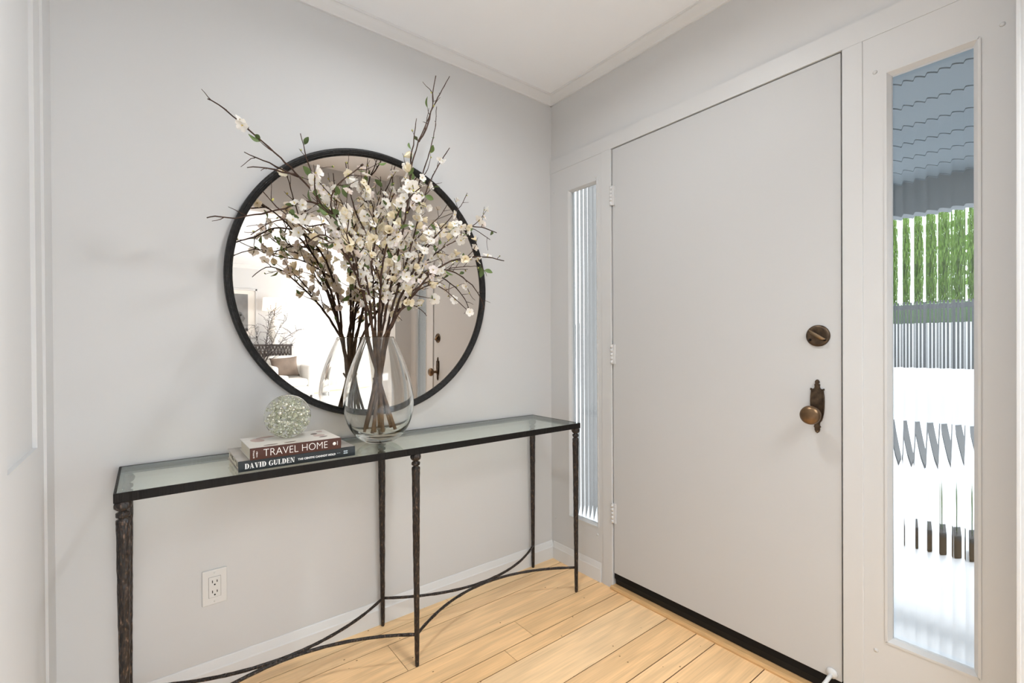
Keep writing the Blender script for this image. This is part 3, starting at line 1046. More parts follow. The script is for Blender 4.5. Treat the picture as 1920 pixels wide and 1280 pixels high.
for k in range(520):
    d = Vector((rs.gauss(0, 1), rs.gauss(0, 1), rs.gauss(0, 1))).normalized()
    rr = OR * (0.25 + 0.60 * rs.random() ** 0.55)
    p = OC + d * rr
    if p.z < 0.8385 + 0.007: continue
    r = rs.uniform(0.0018, 0.0048) if rs.random() < 0.85 else rs.uniform(0.0048, 0.0075)
    if (p - OC).length + r > OR * 0.90: continue
    b0 = len(mb.v)
    for q in iv: mb.v.append(tuple(p + q * r))
    mi = rs.choice((0, 0, 1, 1, 1, 2, 2))
    for f in ifc: mb.face([b0 + i for i in f], mi, True)
bo = mb.build('bubbles', [M['bubble'], M['bubble2'], M['bubble3']], orb)
bo['kind'] = 'stuff'

# ------------------------------------------------------------------ vase
VC = Vector((-1.020, -0.165, TZ))
vz = tag(empty('glass_vase', VC), 'tall clear egg-shaped glass vase holding the blossom branches', 'vase')
outer = [(0, 0.0), (0.038, 0.0), (0.048, 0.0025), (0.062, 0.010), (0.078, 0.022), (0.092, 0.037), (0.105, 0.056), (0.1155, 0.080), (0.1225, 0.108), (0.1258, 0.138), (0.1258, 0.165), (0.1225, 0.196),
         (0.1162, 0.228), (0.1075, 0.260), (0.0965, 0.292), (0.0840, 0.324), (0.0710, 0.354), (0.0600, 0.378), (0.0560, 0.389)]
inner = [(0.0530, 0.3895), (0.0555, 0.378), (0.0663, 0.354), (0.0790, 0.324), (0.0914, 0.292), (0.1022, 0.260), (0.1108, 0.228), (0.1170, 0.196), (0.1202, 0.165), (0.1200, 0.138), (0.1165, 0.109),
         (0.1090, 0.083), (0.0975, 0.061), (0.0820, 0.044), (0.0620, 0.0315), (0.0380, 0.0250), (0.0, 0.0235)]
def smooth_prof(pr, sub=3):
    out = []
    n = len(pr)
    for i in range(n - 1):
        p0, p1, p2, p3 = pr[max(0, i - 1)], pr[i], pr[i + 1], pr[min(n - 1, i + 2)]
        for k in range(sub):
            t = k / sub
            out.append(tuple(0.5 * ((2 * p1[j]) + (-p0[j] + p2[j]) * t + (2 * p0[j] - 5 * p1[j] + 4 * p2[j] - p3[j]) * t * t + (-p0[j] + 3 * p1[j] - 3 * p2[j] + p3[j]) * t ** 3) for j in (0, 1)))
    out.append(pr[-1])
    return [(max(0, a), b) for a, b in out]
prof = [outer[0]] + smooth_prof(outer[1:]) + [(0.0548, 0.3905)] + smooth_prof(inner[:-1]) + [inner[-1]]
MB().lathe(prof, 96, org=VC + Vector((0, 0, 0.0006))).build('vessel', M['glass'], vz)

# ------------------------------------------------------------------ blossom branches
def petal_blossom(kind, seed):
    rs = random.Random(seed)
    mb = MB()
    R_ = 0.0185
    cup = {'open': 0.35, 'cup': 0.95, 'flat': 0.12, 'half': 1.25}[kind]
    for k in range(5):
        a = 2 * pi * k / 5 + rs.uniform(-0.12, 0.12)
        L = R_ * rs.uniform(0.92, 1.08)
        W = L * rs.uniform(0.44, 0.50)
        c = cup + rs.uniform(-0.14, 0.14)
        nu, nv = 5, 4
        b = len(mb.v)
        for i in range(nu + 1):
            t = i / nu
            wd = W * (0.16 + 0.84 * sin(pi * min(1, t * 0.80 + 0.06)) ** 0.7) if t < 1 else W * 0.52
            for j in range(nv + 1):
                s_ = -1 + 2 * j / nv
                rr = 0.0016 + L * t * (1 - 0.10 * s_ * s_ * (t > 0.8))
                y_ = wd * s_
                lift = rr * math.tan(min(1.2, c)) * (1 - 0.42 * t) if c < 1.1 else rr * 1.7
                rad = rr * (1 if c < 0.9 else 0.72)
                lift += 0.0022 * s_ * s_ * (0.3 + t) + 0.0010 * sin(3 * s_ + k) * t
                mb.v.append((rad * cos(a) - y_ * sin(a), rad * sin(a) + y_ * cos(a), lift))
        for i in range(nu):
            for j in range(nv):
                q = b + i * (nv + 1) + j
                mb.face((q, q + 1, q + nv + 2, q + nv + 1), 0, True)
    # stamens
    for k in range(9):
        a, rr = rs.uniform(0, 2 * pi), rs.uniform(0.0008, 0.0036)
        h = rs.uniform(0.0045, 0.0075)
        p = Vector((rr * cos(a), rr * sin(a), h + (0.003 if kind in ('cup', 'half') else 0)))
        mb.tube([(p.x * 0.3, p.y * 0.3, 0.0008), tuple(p)], [0.00035, 0.0003], 3, 1)
        mb.lathe([(0, -0.0009), (0.0008, 0), (0, 0.0009)], 5, 1, org=p)
    # calyx
    mb.lathe([(0, -0.004), (0.0018, -0.003), (0.0028, 0), (0.0016, 0.0015), (0, 0.002)], 8, 2)
    return mb
def leaf_mb(seed):
    rs = random.Random(seed)
    mb = MB()
    L, W = 0.030, 0.0088
    n = 6
    b = len(mb.v)
    for i in range(n + 1):
        t = i / n
        wd = W * max(0.06, sin(pi * (t * 0.93 + 0.04)) ** 0.8)
        bend = -0.006 * t * t
        for s_ in (-1, -0.5, 0, 0.5, 1):
            mb.v.append((0.003 + L * t, wd * s_, bend + 0.0030 * abs(s_) * sin(pi * t)))
    for i in range(n):
        for j in range(4):
            q = b + i * 5 + j
            mb.face((q, q + 1, q + 6, q + 5), 0, True)
    mb.tube([(0, 0, 0), (0.004, 0, 0.0002)], [0.0007, 0.0006], 4, 0)
    return mb
def bud_mb():
    mb = MB()
    mb.lathe([(0, 0), (0.0022, 0.001), (0.0038, 0.0045), (0.0036, 0.0075), (0.0018, 0.0105), (0, 0.0118)], 8, 0)
    mb.lathe([(0, -0.0015), (0.002, 0.0), (0.0032, 0.0030), (0.0028, 0.0042)], 8, 1)
    return mb
PROTO = {}
def proto_mesh(key, mb, mats):
    o = mb.build(key[0], mats, fix=False)
    me = o.data
    me.name = key[0]
    bpy.data.objects.remove(o)
    PROTO.setdefault(key[0], []).append(me)
sd = 100
for kind, pm, rep in (('open', 'petal', 4), ('cup', 'petal', 2), ('flat', 'petal', 2), ('open', 'petal_pink', 2), ('open', 'petal_cream', 1), ('cup', 'petal_cream', 1), ('half', 'petal_cream', 1)):
    for r_ in range(rep):
        sd += 1
        proto_mesh(('blossom', sd), petal_blossom(kind, sd), [M[pm], M['stamen'], M['bud']])
for s_ in range(3):
    proto_mesh(('leaf', s_), leaf_mb(s_), [M['leaf']])
proto_mesh(('bud', 0), bud_mb(), [M['bud'], M['leaf']])

LIMBS = {
'A':[(-1.061,-0.165,1.163),(-1.081,-0.180,1.302),(-1.139,-0.200,1.465),(-1.199,-0.220,1.553),(-1.279,-0.240,1.644),(-1.372,-0.270,1.709),(-1.422,-0.280,1.743),(-1.483,-0.300,1.775),(-1.537,-0.310,1.806),(-1.563,-0.310,1.814)],
'A2':[(-1.169,-0.210,1.514),(-1.198,-0.200,1.585),(-1.225,-0.180,1.658),(-1.250,-0.160,1.722),(-1.270,-0.150,1.793),(-1.284,-0.150,1.852)],
'A3':[(-1.315,-0.250,1.671),(-1.359,-0.240,1.683),(-1.395,-0.230,1.702),(-1.430,-0.220,1.712),(-1.461,-0.210,1.726)],
'A4':[(-1.321,-0.250,1.676),(-1.366,-0.270,1.669),(-1.414,-0.290,1.665),(-1.467,-0.300,1.650)],
'B':[(-1.063,-0.150,1.164),(-1.070,-0.160,1.304),(-1.107,-0.180,1.452),(-1.156,-0.200,1.546),(-1.216,-0.220,1.592),(-1.296,-0.250,1.597),(-1.359,-0.270,1.559),(-1.428,-0.280,1.529),(-1.498,-0.290,1.502),(-1.544,-0.290,1.499),(-1.566,-0.300,1.489)],
'B2':[(-1.100,-0.180,1.415),(-1.191,-0.220,1.473),(-1.273,-0.270,1.488),(-1.338,-0.310,1.512),(-1.396,-0.340,1.539),(-1.438,-0.360,1.572)],
'B3':[(-1.138,-0.200,1.521),(-1.217,-0.250,1.535),(-1.294,-0.290,1.509),(-1.355,-0.320,1.516),(-1.417,-0.340,1.489),(-1.467,-0.350,1.446)],
'C':[(-1.050,-0.190,1.163),(-1.084,-0.230,1.335),(-1.139,-0.270,1.453),(-1.190,-0.300,1.529),(-1.231,-0.320,1.553),(-1.240,-0.335,1.601),(-1.210,-0.340,1.653),(-1.180,-0.350,1.682),(-1.154,-0.360,1.709)],
'C2':[(-1.157,-0.280,1.485),(-1.225,-0.320,1.537),(-1.281,-0.360,1.571),(-1.302,-0.380,1.615),(-1.294,-0.390,1.672)],
'F':[(-1.026,-0.150,1.164),(-1.029,-0.140,1.348),(-1.041,-0.120,1.529),(-1.081,-0.110,1.625),(-1.103,-0.100,1.722),(-1.114,-0.095,1.812)],
'F2':[(-1.033,-0.130,1.428),(-1.003,-0.110,1.556),(-0.960,-0.090,1.660),(-0.926,-0.080,1.763),(-0.928,-0.075,1.834)],
'F3':[(-1.041,-0.120,1.529),(-1.023,-0.130,1.630),(-1.047,-0.140,1.693),(-1.079,-0.150,1.737)],
'H':[(-1.018,-0.180,1.163),(-0.996,-0.200,1.305),(-0.969,-0.220,1.462),(-0.943,-0.235,1.600),(-0.930,-0.245,1.718),(-0.923,-0.250,1.797),(-0.899,-0.260,1.888),(-0.868,-0.265,1.964),(-0.846,-0.270,2.029),(-0.848,-0.275,2.076),(-0.837,-0.280,2.143)],
'H2':[(-0.899,-0.260,1.888),(-0.861,-0.250,1.952),(-0.835,-0.240,2.028),(-0.799,-0.230,2.096),(-0.742,-0.220,2.201)],
'H3':[(-0.923,-0.245,1.759),(-0.927,-0.250,1.816),(-0.919,-0.260,1.889),(-0.910,-0.265,1.968)],
'H4':[(-0.936,-0.235,1.621),(-0.896,-0.220,1.702),(-0.848,-0.210,1.822),(-0.816,-0.200,1.910),(-0.794,-0.195,1.991),(-0.784,-0.190,2.080)],
'I':[(-0.997,-0.170,1.164),(-0.958,-0.170,1.309),(-0.897,-0.160,1.479),(-0.853,-0.150,1.612),(-0.809,-0.140,1.749),(-0.762,-0.130,1.842),(-0.727,-0.125,1.902),(-0.685,-0.120,1.965)],
'I2':[(-0.936,-0.170,1.372),(-0.863,-0.150,1.474),(-0.786,-0.130,1.557),(-0.721,-0.120,1.627),(-0.663,-0.110,1.690),(-0.622,-0.105,1.735),(-0.586,-0.100,1.799)],
'K':[(-1.000,-0.200,1.163),(-0.969,-0.240,1.303),(-0.913,-0.280,1.439),(-0.857,-0.300,1.531),(-0.817,-0.320,1.573),(-0.772,-0.330,1.589),(-0.719,-0.340,1.585),(-0.660,-0.345,1.585),(-0.610,-0.350,1.574)],
'K2':[(-0.944,-0.255,1.362),(-0.876,-0.250,1.438),(-0.790,-0.240,1.510),(-0.698,-0.230,1.566),(-0.643,-0.220,1.612),(-0.580,-0.210,1.597),(-0.542,-0.210,1.581)],
'M':[(-1.018,-0.210,1.163),(-0.984,-0.250,1.243),(-0.929,-0.290,1.330),(-0.858,-0.320,1.414),(-0.767,-0.340,1.458),(-0.684,-0.360,1.470),(-0.589,-0.370,1.463)],
'M2':[(-0.968,-0.260,1.269),(-0.914,-0.280,1.332),(-0.869,-0.300,1.357),(-0.819,-0.310,1.336),(-0.763,-0.320,1.292),(-0.712,-0.330,1.247)],
'M3':[(-1.006,-0.230,1.201),(-0.955,-0.220,1.266),(-0.910,-0.215,1.284),(-0.868,-0.210,1.270),(-0.845,-0.210,1.246)],
'O':[(-0.975,-0.145,1.164),(-0.914,-0.130,1.284),(-0.827,-0.110,1.404),(-0.736,-0.100,1.448),(-0.639,-0.090,1.445),(-0.554,-0.085,1.398),(-0.499,-0.080,1.337),(-0.485,-0.080,1.294)],
'O2':[(-0.880,-0.120,1.335),(-0.786,-0.100,1.395),(-0.676,-0.085,1.458),(-0.575,-0.075,1.481),(-0.500,-0.070,1.489)],
'Q':[(-1.052,-0.200,1.163),(-1.111,-0.270,1.293),(-1.178,-0.340,1.386),(-1.241,-0.380,1.448),(-1.296,-0.410,1.459),(-1.346,-0.430,1.415)],
'Q2':[(-1.143,-0.300,1.350),(-1.177,-0.360,1.417),(-1.215,-0.400,1.472),(-1.213,-0.420,1.525),(-1.232,-0.430,1.560)],
'P':[(-1.038,-0.206,1.163),(-1.062,-0.280,1.295),(-1.074,-0.340,1.414),(-1.059,-0.380,1.524),(-1.025,-0.410,1.602),(-0.977,-0.430,1.659)],
'P2':[(-1.066,-0.300,1.348),(-1.111,-0.350,1.426),(-1.118,-0.390,1.505),(-1.155,-0.420,1.559)],
'R':[(-1.006,-0.135,1.164),(-0.971,-0.110,1.334),(-0.917,-0.090,1.509),(-0.889,-0.080,1.621),(-0.902,-0.075,1.695),(-0.859,-0.070,1.790)],
'R2':[(-0.984,-0.120,1.281),(-1.013,-0.100,1.434),(-1.048,-0.085,1.555),(-1.029,-0.080,1.640),(-1.060,-0.075,1.697)],
}
# bottom ends of the cut stems inside the vase (angle, radius)
BRANCHES = [
 (['A', 'A2', 'A3', 'A4'], 'flowering branch reaching up left with a long bare tip beyond the mirror frame', (0.3, 0.050)),
 (['B', 'B2', 'B3'], 'flowering branch arching level to the left across the mirror edge', (-0.6, 0.052)),
 (['C', 'C2'], 'flowering branch with a thick hooked end near the top of the mirror', (1.2, 0.045)),
 (['F', 'F2', 'F3'], 'upright flowering branch in the middle close to the mirror glass', (3.9, 0.035)),
 (['H', 'H2', 'H3', 'H4'], 'tallest flowering branch rising past the mirror top towards the ceiling', (2.6, 0.048)),
 (['I', 'I2'], 'flowering branch leaning right over the upper right mirror frame', (3.3, 0.054)),
 (['K', 'K2'], 'flowering branch arching right to twiggy tips beyond the right mirror edge', (2.2, 0.050)),
 (['M', 'M2', 'M3'], 'lowest flowering branch stretching right with a budded tip over the wall', (1.7, 0.040)),
 (['O', 'O2'], 'drooping flowering branch hanging down by the mirrored door at right', (-2.4, 0.050)),
 (['Q', 'Q2'], 'flowering branch leaning out to the front left above the vase', (0.8, 0.030)),
 (['P', 'P2'], 'flowering branch standing at the front centre of the bunch', (-1.6, 0.025)),
 (['R', 'R2'], 'flowering branch at the back of the bunch nearest the mirror', (4.6, 0.042)),
]
def catmull(P, step=0.018):
    P = [Vector(p) for p in P]
    out = []
    n = len(P)
    for i in range(n - 1):
        p0, p1, p2, p3 = P[max(0, i - 1)], P[i], P[i + 1], P[min(n - 1, i + 2)]
        m_ = max(2, int((p2 - p1).length / step))
        for k in range(m_):
            t = k / m_
            out.append(0.5 * ((2 * p1) + (-p0 + p2) * t + (2 * p0 - 5 * p1 + 4 * p2 - p3) * t * t + (-p0 + 3 * p1 - 3 * p2 + p3) * t ** 3))
    out.append(P[-1])
    return out
def clampy(p):
    lim = -0.052 if (p.x + 0.968) ** 2 + (p.z - 1.378) ** 2 < 0.60 ** 2 else -0.03
    if p.y > lim: p.y = lim - (p.y - lim) * 0.2
    return p
rs = random.Random(77)
counts = {'blossom': 0, 'leaf': 0, 'bud': 0}
def place(kind, me, base_p, direction, scale, roll_, parent):
    z = direction.normalized()
    q = z.to_track_quat('Z', 'Y') if kind != 'leaf' else z.to_track_quat('X', 'Z')
    o = bpy.data.objects.new(kind, me)
    COL.objects.link(o)
    o.parent = parent
    ax = 'Z' if kind != 'leaf' else 'X'
    o.rotation_mode = 'QUATERNION'
    o.rotation_quaternion = q @ Matrix.Rotation(roll_, 3, ax).to_quaternion()
    o.location = base_p - Vector(parent['_loc'])
    o.scale = (scale, scale, scale)
    counts[kind] += 1
def density(p):
    core = math.exp(-((p.x + 0.98) / 0.29) ** 2 - ((p.z - 1.52) / 0.23) ** 2)
    if p.z < 1.24: return 0.0
    return core
group_name = 'flowering branches in the glass vase'
for limbs, label, (ba, br) in BRANCHES:
    root_loc = Vector((VC.x, VC.y, TZ + 0.03))
    mb = MB()
    items = []        # (kind, p, dir)
    for li, key in enumerate(limbs):
        P = [Vector(p) for p in LIMBS[key]]
        if li == 0:
            top = P[0]
            d = Vector((top.x - VC.x, top.y - VC.y, 0))
            if d.length > 0.044:
                d = d.normalized() * 0.044
            top = Vector((VC.x + d.x, VC.y + d.y, TZ + 0.389)); P[0] = top
            br *= 1.15
            bot = Vector((VC.x + br * cos(ba), VC.y + br * sin(ba), TZ + 0.036 + 0.05 * br))
            mid = top.lerp(bot, 0.5) * 0.75 + Vector((VC.x, VC.y, TZ + 0.215)) * 0.25
            vp = catmull([bot, mid, top], 0.03)
            pts = vp[:-1] + catmull(P)
            n = len(pts)
            r0, r1 = rs.uniform(0.0052, 0.0066), 0.0016
            split = len(vp)
        else:
            pts = catmull(P)
            n = len(pts); r0, r1 = 0.0034, 0.0012
            split = 0
        # woody kinks
        for i in range(max(1, split), n - 1):
            if i % 2 == 0:
                pts[i] = pts[i] + Vector((rs.uniform(-1, 1), rs.uniform(-1, 1), rs.uniform(-1, 1))) * 0.0022
        pts = [clampy(p) for p in pts]
        rad = [r0 + (r1 - r0) * (max(0, (i - split * 0.6)) / max(1, n - 1 - split * 0.6)) ** 0.8 for i in range(n)]
        for i in range(n):
            if i % 3 == 0: rad[i] *= 1.14
        seg_ = 8 if li == 0 else 6
        if split:
            k = min(n - 1, split + 1)
            mb.tube(pts[:k + 1], rad[:k + 1], seg_, 1)
            mb.tube(pts[k - 1:], rad[k - 1:], seg_, 0)
            # a snapped side shoot inside the vase on some stems
            if rs.random() < 0.6:
                a = pts[split // 2]; dv = Vector((rs.uniform(-1, 1), rs.uniform(-1, 1), 1.6)).normalized()
                mb.tube([a, a + dv * 0.016, a + dv * 0.030], [0.0046, 0.0040, 0.0038], 7, 1)
        else:
            mb.tube(pts, rad, seg_, 0)
        if key == 'C':
            mb.tube([pts[-1], pts[-1] + Vector((0.006, -0.001, 0.006))], [0.0036, 0.0034], 7, 0)
        # nodes, twigs, flowers
        acc = 0.0
        start = max(split + 2, 2)
        for i in range(start, n - 1):
            acc += (pts[i] - pts[i - 1]).length
            if acc < 0.024: continue
            acc = 0.0
            p = pts[i]; t = (pts[i + 1] - pts[i - 1]).normalized()
            dn = density(p)
            frac = (i - start) / max(1, n - start)
            # small spur knobs
            perp = t.cross(Vector((rs.uniform(-1, 1), rs.uniform(-1, 1), rs.uniform(-1, 1)))).normalized()
            tipzone = dn < 0.12
            ptw = 0.85 if dn > 0.25 else 0.42
            if p.z > 1.26 and rs.random() < ptw:
                L = rs.uniform(0.035, 0.105) * (0.6 if tipzone else 1.0)
                dv = (t * rs.uniform(0.5, 1.0) + perp * rs.uniform(0.5, 1.0) + Vector((0, 0, 0.20))).normalized()
                tp = [p.copy()]
                m_ = max(3, int(L / 0.014))
                for s_ in range(m_):
                    dv = (dv + Vector((rs.uniform(-1, 1), rs.uniform(-1, 1), rs.uniform(-0.8, 1.0))) * 0.30).normalized()
                    tp.append(clampy(tp[-1] + dv * (L / m_)))
                r_a = min(0.0021, rad[i] * 0.75)
                mb.tube(tp, [r_a + (0.0007 - r_a) * (s_ / m_) for s_ in range(m_ + 1)], 5, 0)
                for s_ in range(1, m_ + 1):
                    q = tp[s_]
                    td = (tp[s_] - tp[s_ - 1]).normalized()
                    d2 = density(q)
                    x = rs.random()
                    out = td.cross(Vector((rs.uniform(-1, 1), rs.uniform(-1, 1), rs.uniform(-1, 1)))).normalized()
                    if x < 0.03 + 0.60 * d2:
                        items.append(('blossom', q, (out + td * 0.35 + Vector((0, -0.35, 0.25))).normalized()))
                    elif x < 0.115 + 0.60 * d2:
                        items.append(('leaf', q, (out * 0.8 + td + Vector((0, 0, 0.2))).normalized()))
                    elif x < 0.165 + 0.60 * d2:
                        items.append(('bud', q, (out + td * 0.6).normalized()))
            # flowers sitting straight on the limb
            x = rs.random()
            if x < 0.07 + 0.60 * dn and p.z > 1.25:
                items.append(('blossom', p + perp * rad[i], (perp + Vector((0, -0.3, 0.2))).normalized()))
                if rs.random() < 0.4 * dn + 0.1:
                    p2 = t.cross(perp)
                    items.append(('blossom', p + p2 * rad[i] + t * 0.008, (p2 + Vector((0, -0.2, 0.3))).normalized()))
            elif x < 0.17 + 0.60 * dn and p.z > 1.22:
                items.append(('leaf', p + perp * rad[i], (perp + t * 0.8).normalized()))
            elif x < 0.27 + 0.6 * dn and p.z > 1.25:
                items.append(('bud', p + perp * rad[i], (perp + t * 0.5).normalized()))
            elif rs.random() < 0.5:
                mb.tube([p, p + perp * (rad[i] + 0.004) + t * 0.003], [0.0012, 0.0008], 4, 0)
    kept = []
    for kind, p, dr in items:
        if p.x < -1.46 or (p.x < -1.36 and p.z > 1.64): continue
        if p.z > 1.93 and kind == 'blossom': continue
        if p.z > 2.09: continue
        if p.x > -0.64 and kind == 'blossom' and rs.random() < 0.65: continue
        if p.x > -0.56 and kind == 'leaf' and rs.random() < 0.5: continue
        kept.append((kind, p, dr))
    items = kept
    if 'A' in limbs:
        items += [('blossom', Vector((-1.488, -0.302, 1.777)), Vector((0.5, -0.7, 0.6))), ('blossom', Vector((-1.476, -0.300, 1.770)), Vector((-0.5, -0.8, -0.5))),
                  ('leaf', Vector((-1.425, -0.281, 1.744)), Vector((-0.9, -0.2, 0.05))), ('leaf', Vector((-1.428, -0.281, 1.746)), Vector((-0.6, -0.5, 0.35)))]
    wood = mb.build('flowering_branch', [M['wood_stem'], M['wet_stem']], loc=root_loc)
    wood['_loc'] = tuple(root_loc)
    tag(wood, label, 'branch', group_name)
    for kind, p, dr in items:
        lst = PROTO[kind]
        me = lst[rs.randrange(len(lst))]
        if kind == 'blossom':
            s_ = rs.uniform(0.72, 1.10)
            off = dr * 0.0035
        elif kind == 'leaf':
            s_ = rs.uniform(0.70, 1.25); off = Vector((0, 0, 0))
        else:
            s_ = rs.uniform(0.55, 0.95); off = Vector((0, 0, 0))
        pp = p + off
        if pp.y > -0.066 and dr.y > -0.1:
            dr = Vector((dr.x, -0.5, dr.z)).normalized()
        place(kind, me, pp, dr, s_, rs.uniform(0, 2 * pi), wood)
    del wood['_loc']
print('COUNTS', counts)

# ------------------------------------------------------------------ entry downlight fixture
M['ceramic_white'] = mat('opal_diffuser', (0.85, 0.85, 0.85), 0.5)
M['lens'] = emit_mat('lamp_lens', (1.0, 0.96, 0.90), 9)
def downlight(x, y, label, group=None):
    o = tag(empty('recessed_ceiling_light', (x, y, CEIL)), label, 'light', group)
    prof = [(0.052, 0.0), (0.075, 0.0), (0.075, -0.003), (0.070, -0.006), (0.060, -0.006), (0.054, -0.003), (0.052, 0.0)]
    MB().lathe(prof, 32, org=(x, y, CEIL)).build('trim_ring', M['white_metal'], o)
    MB().lathe([(0, -0.0015), (0.0525, -0.0015), (0.0525, -0.0005), (0, -0.0005)], 32, org=(x, y, CEIL)).build('lens', M['lens'], o)
    return o
downlight(-0.90, -0.85, 'round recessed ceiling light in the middle of the entry ceiling')
o = tag(empty('added_fill_panel', (-0.90, -2.85, CEIL)), 'added large flat square fill light, unseen, just inside the living room opening', 'light')  # invented fixture to house the added fill light
MB().bbox(-1.48, -0.32, -3.48, -2.22, CEIL - 0.040, CEIL, 0.006).build('panel_body', M['white_metal'], o)
MB().box(-1.45, -0.35, -3.45, -2.25, CEIL - 0.046, CEIL - 0.040).build('diffuser', M['ceramic_white'], o)
dlg = 'recessed lights in the living room ceiling'
for x, y, lb in ((-0.42, -6.15, 'recessed ceiling light mirrored at the left edge of the round mirror'),
                 (0.10, -5.15, 'recessed ceiling light mirrored behind the leaves left of the bunch'),
                 (0.16, -7.10, 'recessed ceiling light mirrored low above the distant picture'),):
    downlight(x, y, lb, dlg)

# ------------------------------------------------------------------ living room furniture (seen in the mirror)
M['linen'] = mat('white_linen', (0.80, 0.785, 0.75), 0.9, bump=0.15, bscale=300, bdist=0.0008)
M['taupe'] = mat('taupe_cushion', (0.20, 0.155, 0.125), 0.85, bump=0.3, bscale=120, bdist=0.002, var=0.15, vscale=8)
M['dark_wood'] = mat('dark_wood', (0.040, 0.030, 0.025), 0.4, var=0.3, vscale=10)
M['lattice_light'] = mat('lattice_fill', (0.42, 0.41, 0.40), 0.6)
M['shade'] = emit_mat('lamp_shade', (1.0, 0.90, 0.80), 2.4)
M['ceramic'] = mat('pale_ceramic', (0.78, 0.75, 0.70), 0.3)
M['art_grey'] = mat('photo_grey', (0.22, 0.22, 0.22), 0.6, var=0.25, vscale=3)
M['art_dark'] = mat('photo_dark', (0.035, 0.035, 0.035), 0.6, var=0.4, vscale=12)
M['art_mid'] = mat('photo_mid', (0.12, 0.12, 0.12), 0.6, var=0.4, vscale=14)
M['rug'] = mat('pale_rug', (0.78, 0.79, 0.80), 0.95, bump=0.6, bscale=160, bdist=0.004)

def soft_box(x0, x1, y0, y1, z0, z1, r):
    bm = bmesh.new()
    bmesh.ops.create_cube(bm, size=1)
    for v in bm.verts:
        v.co = Vector(((x0 + x1) / 2 + v.co.x * (x1 - x0), (y0 + y1) / 2 + v.co.y * (y1 - y0), (z0 + z1) / 2 + v.co.z * (z1 - z0)))
    bmesh.ops.bevel(bm, geom=list(bm.edges), offset=r, segments=4, profile=0.5, affect='EDGES')
    mb = MB(); mb.from_bm(bm, 0, True)
    return mb
# armchair facing the entry (+y)
ax0, ax1, ay0, ay1 = -0.05, 0.64, -7.58, -6.80
ac = tag(empty('armchair', ((ax0 + ax1) / 2, (ay0 + ay1) / 2, 0)), 'white upholstered armchair mirrored at the lower left of the mirror', 'armchair')
soft_box(ax0 + 0.10, ax1 - 0.10, ay0 + 0.14, ay1 - 0.01, 0.12, 0.27, 0.03).build('seat_base', M['linen'], ac)
soft_box(ax0 + 0.11, ax1 - 0.11, ay0 + 0.18, ay1, 0.27, 0.40, 0.045).build('seat_cushion', M['linen'], ac)
soft_box(ax0 + 0.03, ax1 - 0.03, ay0, ay0 + 0.18, 0.12, 0.78, 0.06).build('backrest', M['linen'], ac)
for a0, a1 in ((ax0, ax0 + 0.11), (ax1 - 0.11, ax1)):
    soft_box(a0, a1, ay0 + 0.03, ay1 - 0.02, 0.10, 0.62, 0.045).build('armrest', M['linen'], ac)
for lx in (ax0 + 0.05, ax1 - 0.05):
    for ly in (ay0 + 0.06, ay1 - 0.06):
        MB().tube([(lx, ly, 0.115), (lx, ly, 0.018)], [0.022, 0.014], 10).build('leg', M['dark_wood'], ac)
# cushion
def pillow(name, c, w_, h_, d_, m, rot, label):
    mb = MB()
    n = 14
    idx = {}
    for sgn in (1, -1):
        for i in range(n + 1):
            for j in range(n + 1):
                u, v = -1 + 2 * i / n, -1 + 2 * j / n
                pinch = 1 - 0.10 * (1 - abs(u) ** 3) * abs(v) ** 4 - 0.10 * (1 - abs(v) ** 3) * abs(u) ** 4
                th = d_ / 2 * max(0, (1 - abs(u) ** 2.6)) ** 0.5 * max(0, (1 - abs(v) ** 2.6)) ** 0.5
                idx[(sgn, i, j)] = len(mb.v)
                mb.v.append((u * w_ / 2 * pinch, sgn * th, v * h_ / 2 * pinch))
        for i in range(n):
            for j in range(n):
                mb.face((idx[(sgn, i, j)], idx[(sgn, i + 1, j)], idx[(sgn, i + 1, j + 1)], idx[(sgn, i, j + 1)]), 0, True)
    o = mb.build(name, m)
    bm = bmesh.new(); bm.from_mesh(o.data)
    bmesh.ops.remove_doubles(bm, verts=bm.verts, dist=1e-5)
    bmesh.ops.recalc_face_normals(bm, faces=bm.faces)
    bm.to_mesh(o.data); bm.free()
    o.location = c; o.rotation_euler = rot
    return tag(o, label, 'cushion')
pillow('cushion', (0.24, -7.235, 0.585), 0.46, 0.37, 0.15, M['taupe'], (radians(16), radians(-4), 0), 'taupe cushion leaning in the white armchair in the mirror')

# console behind the chair with a pierced lattice front
kx0, kx1 = -0.42, 0.46
kt = tag(empty('lattice_console', ((kx0 + kx1) / 2, -7.82, 0)), 'dark console with a pierced lattice band behind the mirrored armchair', 'table')
MB().bbox(kx0, kx1, -8.02, -7.62, 0.95, 0.98, 0.004).build('top', M['dark_wood'], kt)
for lx in (kx0 + 0.03, kx1 - 0.03):
    for ly in (-7.98, -7.66):
        MB().bbox(lx - 0.02, lx + 0.02, ly - 0.02, ly + 0.02, 0.0, 0.95, 0.003).build('leg', M['dark_wood'], kt)
MB().box(kx0 + 0.05, kx1 - 0.05, -7.645, -7.639, 0.75, 0.95).build('lattice_backing', M['lattice_light'], kt)
mb = MB()
mb.box(kx0 + 0.05, kx1 - 0.05, -7.639, -7.625, 0.745, 0.765)
n = 14
for i in range(n):
    x0 = kx0 + 0.05 + (kx1 - kx0 - 0.10) * i / n
    x1 = x0 + (kx1 - kx0 - 0.10) / n
    mb.tube([(x0, -7.633, 0.765), (x1, -7.633, 0.95)], 0.009, 6); mb.tube([(x1, -7.633, 0.765), (x0, -7.633, 0.95)], 0.009, 6)
mb.tube([(kx0 + 0.05, -7.633, 0.857), (kx1 - 0.05, -7.633, 0.857)], 0.009, 6)
mb.build('lattice', M['dark_wood'], kt)
